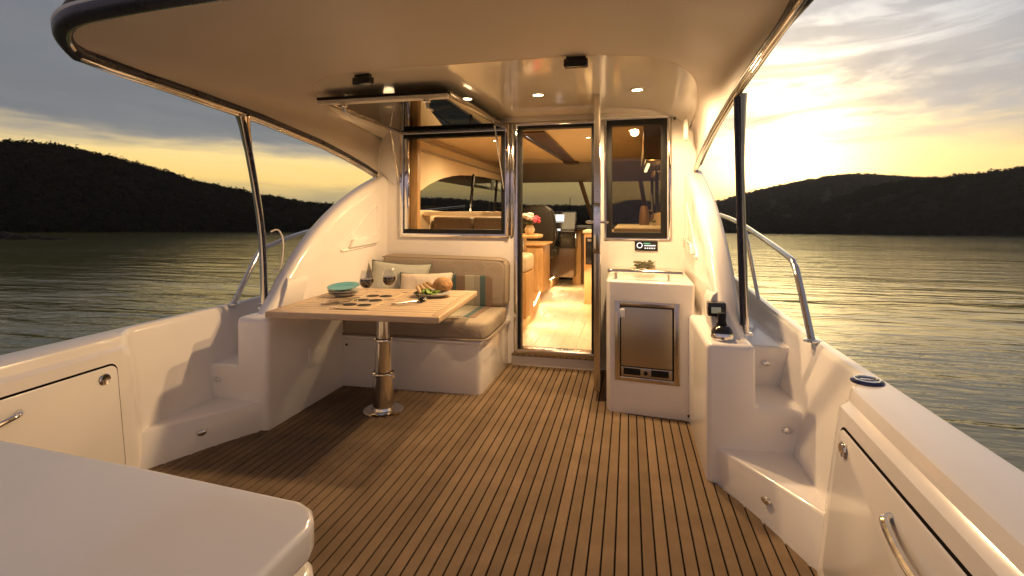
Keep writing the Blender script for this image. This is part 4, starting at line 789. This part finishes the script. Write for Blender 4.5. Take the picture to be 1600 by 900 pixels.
# ================================================================== TRANSOM LOCKER in the foreground
tm = thing('transom_locker', 'white transom locker with rounded lid in the foreground corner', 'locker', (-1.3, 0.3, 0))
far = [(-0.545, 0.77), (-0.555, 0.80), (-0.575, 0.825), (-0.61, 0.842), (-1.05, 0.878), (-1.5, 0.905), (-2.2, 0.93), (-2.2, -0.5), (-0.545, -0.5)]
b = B(); b.zprism(far, 0.635, 0.700, 0.013, 4, 40); obj('lid', b, 'gel', tm)
b = B(); b.zprism([(p[0] - 0.035 if p[1] > -0.4 and p[0] > -2 else p[0] - 0.02, p[1] - 0.03) for p in far], 0.60, 0.64, 0.0); obj('lid_joint', b, 'gel2', tm)
b = B(); b.zprism(far, 0.0, 0.605, 0.022, 5, 40); obj('body', b, 'gel', tm)

# ================================================================== SALOON (seen through the doorway and windows)
FL = 0.125
b = B(); b.box(-2.0, 0.42, YB + 0.08, 9.0, FL - 0.06, FL - 0.004); sf = obj('saloon_floor', b, 'seam', kind='structure')
k = 0; y_ = [YB + 0.075 + random.uniform(-0.6, 0) for _ in range(30)]
for i in range(8):
    xa = -1.15 + i * 0.12; y = YB + 0.085
    while y < 8.4:
        L = random.uniform(0.7, 1.2) if y > 4.3 else random.uniform(0.3, 1.0); b = B(); b.box(xa + 0.0008, xa + 0.1192, y + 0.0008, min(8.45, y + L) - 0.0008, FL - 0.005, FL, 0.0008, 1); obj('plank', b, 'floorw', sf); y += L
b = B(); b.box(-2.0, 0.45, YB + 0.075, 7.6, 2.02, 2.045); ce = obj('saloon_ceiling', b, 'cream', kind='structure')
b = B(); b.poly([(-2.0, 7.6, 2.02), (0.45, 7.6, 2.02), (0.45, 8.25, 1.76), (-2.0, 8.25, 1.76), (-2.0, 7.6, 2.045), (0.45, 7.6, 2.045), (0.45, 8.27, 1.79), (-2.0, 8.27, 1.79)], [(0, 1, 2, 3), (4, 5, 6, 7), (0, 1, 5, 4), (2, 3, 7, 6), (0, 3, 7, 4), (1, 2, 6, 5)]); obj('header_panel', b, 'greypanel', ce)
b = B(); b.poly([(-1.03, 4.6, 2.018), (-0.76, 4.6, 2.018), (-0.76, 7.3, 2.018), (-0.93, 7.3, 2.018), (-1.03, 4.6, 2.002), (-0.76, 4.6, 2.002), (-0.76, 7.3, 2.002), (-0.93, 7.3, 2.002)], [(0, 1, 2, 3), (4, 5, 6, 7), (0, 1, 5, 4), (1, 2, 6, 5), (2, 3, 7, 6), (3, 0, 4, 7)]); hs = obj('hatch_strip', b, 'wooddark', ce)
b = B(); b.box(-0.94, -0.72, 7.35, 7.62, 1.99, 2.015, 0.004); obj('hatch_end', b, 'wooddark', ce); b = B(); b.tube([(-0.96, 4.7, 1.998), (-0.90, 6.6, 1.998)], 0.010, 8); obj('handrail', b, 'chrome', ce)
for (x, y) in [(-0.397, 5.09), (-1.369, 5.09), (0.02, 4.75)]:
    b = B(); b.lathe([(0.024, 0.002), (0.034, -0.002), (0.034, -0.006), (0.024, -0.008), (0.022, 0.0)], (x, y, 2.02), 20); dl = obj('downlight', b, 'chrome', ce); b = B(); b.lathe([(0.001, -0.004), (0.023, -0.004), (0.023, 0.002), (0.001, 0.002)], (x, y, 2.018), 16); obj('lens', b, 'bulb2', dl)
    lamp('saloon_lamp', (x, y, 1.99), 62, color=(1, 0.70, 0.36), radius=0.03, size=R(165), blend=0.9)
lamp('saloon_lamp', (-0.6, 6.6, 1.98), 28, kind='AREA', sizex=0.8, sizey=1.4)
# side walls with the arched side window
def wallmesh(b_, x0, x1, tops, bots, zlo, zhi):    # wall in the yz plane with an arched opening between bots and tops
    n = len(tops)
    for x in (x0, x1):
        b_.grid([[(x, p[0], zlo) for p in bots], [(x, p[0], p[1]) for p in bots]]); b_.grid([[(x, p[0], p[1]) for p in tops], [(x, p[0], zhi) for p in tops]])
    b_.grid([[(x0, p[0], p[1]) for p in tops], [(x1, p[0], p[1]) for p in tops]]); b_.grid([[(x0, p[0], p[1]) for p in bots], [(x1, p[0], p[1]) for p in bots]])
ys_ = [4.11, 4.3, 4.56, 4.85, 5.17, 5.5, 5.81, 6.3, 6.9, 7.6, 8.2, 8.3]
tops = [(y, z) for y, z in zip(ys_, [1.30, 1.33, 1.46, 1.555, 1.63, 1.68, 1.715, 1.745, 1.765, 1.77, 1.77, 1.77])]
bots = [(y, 1.28 if y < 5 else 1.27 - (y - 5) * 0.012) for y in ys_]
for sgn, nm in ((-1, 'saloon_wall_left'), (1, 'saloon_wall_right')):
    x0 = XC + sgn * 1.17; b = B(); wallmesh(b, x0, x0 + sgn * 0.06, tops, bots, -0.2, 2.05); sw_ = obj(nm, b, 'cream', kind='structure')
    b = B(); x = x0 + sgn * 0.03; b.grid([[(x, p[0], p[1]) for p in bots], [(x, p[0], p[1]) for p in tops]]); obj('pane', b, 'screenglass', sw_)
    for y in (6.25, 7.45): b = B(); b.tube([(x0 - sgn * 0.01, y - 0.10, 1.27), (x0 - sgn * 0.01, y + 0.05, 1.76)], 0.020, 8); obj('window_post', b, 'blackgloss', sw_)
    for (z, wd_) in ((1.86, 0.018), (1.965, 0.022)): b = B(); b.box(x0 - sgn * 0.0 - 0.03, x0 + 0.03, 4.15, 7.9, z, z + wd_, 0.006); obj('trim_rail', b, 'greypanel', sw_)
b = B(); b.box(-2.0, -1.82, YB + 0.075, YB + 0.14, FL, 2.02, 0.004); obj('timber_post', b, 'wood', kind='structure')
# windscreen
wsn = thing('windscreen', 'dark tinted windscreen with slanted pillars at the forward end of the saloon', 'windscreen', (XC, 8.3, 1.05))
b = B(); b.poly([(-2.05, 8.55, 1.02), (0.42, 8.55, 1.02), (0.42, 8.26, 1.79), (-2.05, 8.26, 1.79)], [(0, 1, 2, 3)]); obj('pane', b, 'screenglass', wsn)
for (xa, xb) in ((-0.77, -0.56), (-1.78, -1.92), (0.18, 0.32)): b = B(); b.tube([(xa, 8.22, 1.79), (xb, 8.48, 1.04)], 0.034, 8); obj('pillar', b, 'wooddark', wsn)
b = B(); b.tube([(-1.22, 8.75, 1.16), (-1.0, 8.72, 1.34), (-0.99, 8.72, 1.52)], 0.006, 6); b.tube([(-0.99, 8.72, 1.10), (-0.99, 8.72, 1.36)], 0.005, 6); b.blob((-0.995, 8.72, 1.345), (0.018,) * 3, 1); obj('wiper', b, 'black', wsn)
b = B(); b.box(-2.05, 0.42, 7.75, 8.58, 0.98, 1.045, 0.015); b.box(-2.05, 0.42, 8.50, 8.58, -0.1, 1.0); obj('dashboard', b, 'blackgloss', kind='structure')
b = B(); b.box(-2.2, 0.6, 8.6, 10.5, -0.2, 0.93); obj('foredeck', b, 'gel2', kind='structure')
# raised lounge platform with LED lit riser
pf = thing('lounge_platform', 'raised oak lounge platform with glowing strip along its riser', 'platform', (-1.3, 6.0, FL))
edge_ = [(-0.93, YB + 0.09), (-0.975, 4.62), (-0.985, 5.26), (-1.15, 6.82), (-1.09, 8.0)]
b = B(); b.zprism(edge_ + [(-1.98, 8.0), (-1.98, YB + 0.09)], FL - 0.02, FL + 0.155, 0.004); obj('platform', b, 'wood', pf)
b = B(); b.tube([(p[0] + 0.008, p[1], FL + 0.150) for p in edge_[1:]], 0.005, 6); obj('led_strip', b, 'led', pf)
for p, q in zip(edge_[1:], edge_[2:]):
    c = ((p[0] + q[0]) / 2 + 0.03, (p[1] + q[1]) / 2, FL + 0.14); L = math.hypot(q[0] - p[0], q[1] - p[1]); lamp('riser_lamp', c, 6 * L, color=(1, 0.80, 0.46), kind='AREA', sizex=0.03, sizey=L * 0.95, direction=(0.55, 0, -1))
# sofa, table, flowers, helm
so_ = thing('saloon_sofa', 'taupe sofa back seen through the open window', 'sofa', (-1.55, 4.95, FL))
for (a, c) in ((-1.98, -1.555), (-1.545, -1.12)): b = B(); b.box(a, c, 4.86, 5.02, 0.62, 1.215, 0.03, 4); obj('backrest', b, 'sofa', so_)
b = B(); b.box(-1.98, -1.10, 4.80, 5.6, 0.28, 0.64, 0.03, 3); obj('seat', b, 'sofa', so_)
b = B(); b.box(-1.985, -1.05, 4.62, 4.86, 1.225, 1.265, 0.008, 2); obj('back_shelf', b, 'cream', so_)
ar = thing('sofa_arm', 'cream leather pad on an oak cabinet just inside the doorway', 'armrest', (-1.0, 4.6, 0.28)); b = B(); b.box(-1.12, -0.905, 4.45, 4.85, 0.70, 0.86, 0.035, 4); obj('pad', b, 'leather', ar); b = B(); b.box(-1.12, -0.91, 4.46, 4.84, 0.28, 0.70, 0.006); obj('cabinet', b, 'wood', ar)
lc = thing('low_cabinet', 'oak side cabinet behind the flower table', 'cabinet', (-1.1, 6.2, 0.28)); b = B(); b.box(-1.50, -1.02, 6.05, 6.6, 0.28, 0.845, 0.006); obj('carcass', b, 'wood', lc); b = B(); b.box(-1.53, -0.985, 6.02, 6.63, 0.845, 0.875, 0.010, 3); obj('top', b, 'wood', lc)
tt = thing('saloon_table', 'small oak table holding the vase of flowers', 'table', (-1.12, 5.35, 0.28)); b = B(); b.zprism([(-1.55, 5.10), (-1.0, 5.10), (-0.93, 5.14), (-0.905, 5.25), (-0.92, 5.45), (-1.0, 5.62), (-1.55, 5.62)], 0.985, 1.018, 0.010, 3); obj('top', b, 'wood', tt); b = B(); b.lathe([(0.001, 0.28), (0.12, 0.28), (0.12, 0.295), (0.035, 0.31), (0.035, 0.985), (0.001, 0.985)], (-1.12, 5.35, 0), 20); obj('leg', b, 'chrome', tt)
fv = thing('flower_vase', 'vase of white and pink flowers on the small saloon table', 'flowers', (-1.04, 5.3, 1.018)); b = B(); b.lathe([(0.001, 0), (0.030, 0), (0.050, 0.025), (0.056, 0.055), (0.045, 0.085), (0.034, 0.098), (0.038, 0.105), (0.001, 0.10)], (-1.04, 5.3, 1.018), 24); obj('vase', b, 'vase', fv)
for k in range(17):
    a = random.uniform(-0.9, 0.5) if k % 3 == 0 else random.uniform(0.9, 5.0); e2 = random.uniform(0.0, 0.7) if k % 3 == 0 else random.uniform(0.2, 1.3); r_ = 0.085; c = (-1.04 + r_ * math.cos(a) * math.cos(e2), 5.3 + r_ * math.sin(a) * math.cos(e2), 1.165 + r_ * math.sin(e2) * 0.8); b = B()
    for q in range(7): b.blob((c[0] + random.uniform(-.02, .02), c[1] + random.uniform(-.02, .02), c[2] + random.uniform(-.018, .018)), (0.020, 0.020, 0.015), 1, 0.2)
    obj('bloom', b, 'petal2' if k % 3 == 0 else 'petal', fv)
for k in range(9): a = k * 0.7; b = B(); p0 = Vector((-1.04, 5.3, 1.12)); d_ = Vector((math.cos(a), math.sin(a), 0.5)); b.grid([[p0 + d_ * (0.11 * i / 4) + Vector((-math.sin(a), math.cos(a), 0)) * (j - 1) * 0.018 * math.sin(PI * (i + .3) / 4.6) - Vector((0, 0, 0.03 * (i / 4) ** 2)) for j in range(3)] for i in range(5)]); obj('leaf', b, 'foliage', fv)
hm = thing('helm_chair', 'dark leather helm chair behind the flowers', 'chair', (-1.2, 6.9, 0.28)); b = B(); b.prism([(-1.50, 0.72), (-1.03, 0.72), (-0.985, 0.9), (-0.99, 1.15), (-1.03, 1.30), (-1.12, 1.36), (-1.36, 1.36), (-1.48, 1.30)], lambda p: (p[0], 6.85, p[1]), lambda p: (p[0], 7.0, p[1]), 0.04, 4, 30); obj('backrest', b, 'darkseat', hm, sharp=60); b = B(); b.box(-1.50, -1.0, 6.9, 7.4, 0.62, 0.76, 0.04, 4); obj('cushion', b, 'darkseat', hm); b = B(); b.lathe([(0.001, 0.28), (0.16, 0.28), (0.05, 0.32), (0.05, 0.62), (0.001, 0.62)], (-1.25, 7.1, 0), 20); obj('pedestal', b, 'chrome', hm)
hc = thing('helm_console', 'black helm console with lit plotter screen', 'helm', (-0.98, 7.6, 0.3))
b = B(); b.prism([(7.45, 0.98), (7.50, 1.02), (7.62, 1.27), (7.68, 1.28), (7.95, 1.05), (7.95, 0.7), (7.5, 0.72)], lambda p: (-1.36, *p), lambda p: (-0.78, *p), 0.012); obj('pod', b, 'blackgloss', hc)
b = B(); b.box(-1.36, -0.80, 7.52, 7.95, 0.28, 0.75, 0.004); obj('plinth', b, 'wooddark', hc)
def face(xa, xb, t0, t1, k): # on the sloped face from (7.50,1.02) to (7.62,1.27)
    q = lambda t_: (7.50 + 0.12 * t_ - k, 1.02 + 0.25 * t_); b_ = B(); a, c = q(t0), q(t1); v = [(xa, *a), (xb, *a), (xb, *c), (xa, *c)]; v += [(p[0], p[1] + 0.012, p[2]) for p in v]; return b_.poly(v, [(0, 1, 2, 3), (4, 5, 6, 7)] + [(i, (i + 1) % 4, 4 + (i + 1) % 4, 4 + i) for i in range(4)])
ps = obj('plotter', face(-1.17, -0.95, 0.35, 0.85, 0.006), 'screen', hc); obj('chart', face(-1.08, -0.955, 0.45, 0.82, 0.008), 'screen2', ps); b = B(); b.box(-1.04, -0.995, 7.44, 7.47, 0.985, 1.015, 0.002); obj('switch_panel', b, 'screen2', hc)
whl = thing('steering_wheel', 'dark steering wheel with bright spokes in front of the helm console', 'steering wheel', (-1.2, 7.4, 0.95)); b = B(); b.tube([(-1.2 + 0.17 * math.cos(a), 7.40 + 0.05 * math.sin(a), 0.93 + 0.16 * math.sin(a)) for a in np.linspace(0, 2 * PI, 29)], 0.013, 8); obj('rim', b, 'darkseat', whl)
for a in (0.5, 2.6, 4.7): b = B(); b.tube([(-1.2, 7.40, 0.93), (-1.2 + 0.16 * math.cos(a), 7.40 + 0.05 * math.sin(a), 0.93 + 0.15 * math.sin(a))], 0.009, 8); obj('spoke', b, 'chrome', whl)
# forward partition with companionway, galley tower, galley
pt_ = thing('forward_partition', 'oak partition with a narrow companionway beside the helm', 'partition', (-0.75, 8.3, FL))
b = B(); b.box(-0.86, -0.73, 7.9, 8.0, FL, 1.0, 0.004); obj('panel', b, 'wood', pt_); b = B(); b.box(-0.73, -0.68, 7.95, 8.05, FL, 0.93, 0.004); obj('jamb', b, 'wooddark', pt_); b = B(); b.box(-0.73, -0.2, 7.9, 8.0, 0.93, 1.02, 0.004); obj('lintel', b, 'wood', pt_)
b = B(); b.box(-0.70, -0.2, 8.42, 8.46, -0.4, 0.98); obj('back_wall', b, 'leather', pt_); b = B(); b.box(-0.68, -0.3, 8.1, 8.4, 0.1, 0.36, 0.03, 3); obj('bunk', b, 'leather', pt_); lamp('cabin_lamp', (-0.5, 8.2, 0.88), 3.0, kind='POINT', radius=0.04)
gt = thing('galley_tower', 'oak galley unit with built in black oven beside the aisle', 'galley unit', (-0.3, 6.2, FL)); b = B(); b.box(-0.535, -0.15, 6.22, 6.75, FL, 1.0, 0.004); obj('carcass', b, 'wood', gt); b = B(); b.box(-0.55, -0.14, 6.20, 6.77, 1.0, 1.035, 0.008, 3); obj('worktop', b, 'cream', gt)
b = B(); b.box(-0.515, -0.17, 6.205, 6.225, 0.62, 0.95, 0.004); ov = obj('oven', b, 'blackgloss', gt); b = B(); b.box(-0.50, -0.185, 6.197, 6.207, 0.90, 0.935, 0.002); obj('control_strip', b, 'steel', ov)
for k in range(3): b = B(); b.lathe([(0.001, -0.016), (0.012, -0.016), (0.014, 0.004)], (-0.47 + k * 0.09, 6.199, 0.917), 14, 'Y'); obj('knob', b, 'chrome', ov)
gl_ = thing('galley_counter', 'timber galley bench below the corner window', 'counter', (0.1, 4.8, FL)); b = B(); b.box(-0.12, 0.33, 4.2, 5.9, 1.06, 1.125, 0.006); obj('worktop', b, 'greypanel', gl_); b = B(); b.box(-0.10, 0.33, 4.22, 5.9, FL, 1.06, 0.004); obj('carcass', b, 'wood', gl_)
uc = thing('overhead_cabinet', 'dark overhead galley cabinet above a lit strip lamp', 'cabinet', (0.24, 5.1, 1.75)); b = B(); b.box(0.13, 0.33, 4.55, 5.5, 1.74, 2.018, 0.004); obj('carcass', b, 'wooddark', uc); b = B(); b.box(0.15, 0.33, 4.6, 5.5, 1.70, 1.735, 0.003); obj('pelmet', b, 'steel', uc)
b = B(); b.box(0.165, 0.19, 4.7, 5.5, 1.685, 1.699, 0.002); obj('strip_lamp', b, 'strip', uc); lamp('strip_light', (0.178, 5.1, 1.675), 4, color=(1, 0.8, 0.5), kind='AREA', sizex=0.03, sizey=0.8)
kt = thing('kettle', 'brown jug standing on the galley bench behind the corner window', 'jug', (0.16, 5.4, 1.125)); b = B(); b.lathe([(0.001, 0), (0.05, 0), (0.055, 0.06), (0.045, 0.15), (0.035, 0.20), (0.001, 0.20)], (0.16, 5.4, 1.125), 20); obj('body', b, 'wooddark', kt); b = B(); b.tube(spline([(0.205, 5.4, 1.28), (0.245, 5.4, 1.26), (0.245, 5.4, 1.19), (0.212, 5.4, 1.16)], 4), 0.008, 8); obj('handle', b, 'wooddark', kt)
hp = thing('herb_pot', 'small leafy green plant on the galley bench beside the jug', 'plant', (0.235, 5.2, 1.125)); b = B(); b.lathe([(0.001, 0), (0.025, 0), (0.032, 0.03), (0.001, 0.03)], (0.235, 5.2, 1.125), 16); obj('pot', b, 'stone', hp)
for k in range(16): a = random.uniform(0, 6.28); p0 = Vector((0.235, 5.2, 1.155)); d_ = Vector((math.cos(a), math.sin(a), random.uniform(0.1, 0.6))) * random.uniform(0.03, 0.06); b = B(); s_ = Vector((-math.sin(a), math.cos(a), 0)) * 0.012; b.poly([p0, p0 + d_ * 0.5 + s_, p0 + d_, p0 + d_ * 0.5 - s_], [(0, 1, 2, 3)]); obj('leaf', b, 'lettuce', hp)

# evening air between the boat and the far shore
hz = bpy.data.materials.new('evening_haze'); hz.use_nodes = True; T = NT(hz.node_tree); T.n.clear(); o_ = T.n.new('ShaderNodeOutputMaterial'); pv = T.n.new('ShaderNodeVolumePrincipled')
pv.inputs['Color'].default_value = (0.92, 0.86, 0.76, 1); pv.inputs['Density'].default_value = HAZE; pv.inputs['Anisotropy'].default_value = 0.3; T.l.new(pv.outputs[0], o_.inputs['Volume']); M['haze'] = hz
b = B(); b.box(-3300, 3300, -3300, 3300, SEA - 1.0, 190); obj('haze', b, 'haze', boat=False, kind='stuff')

# the boat lies bow-up: turn everything that belongs to it about the camera point
bpy.context.view_layer.update()
for o in BOAT:
    o.matrix_world = RB @ o.matrix_world
bpy.context.view_layer.update()
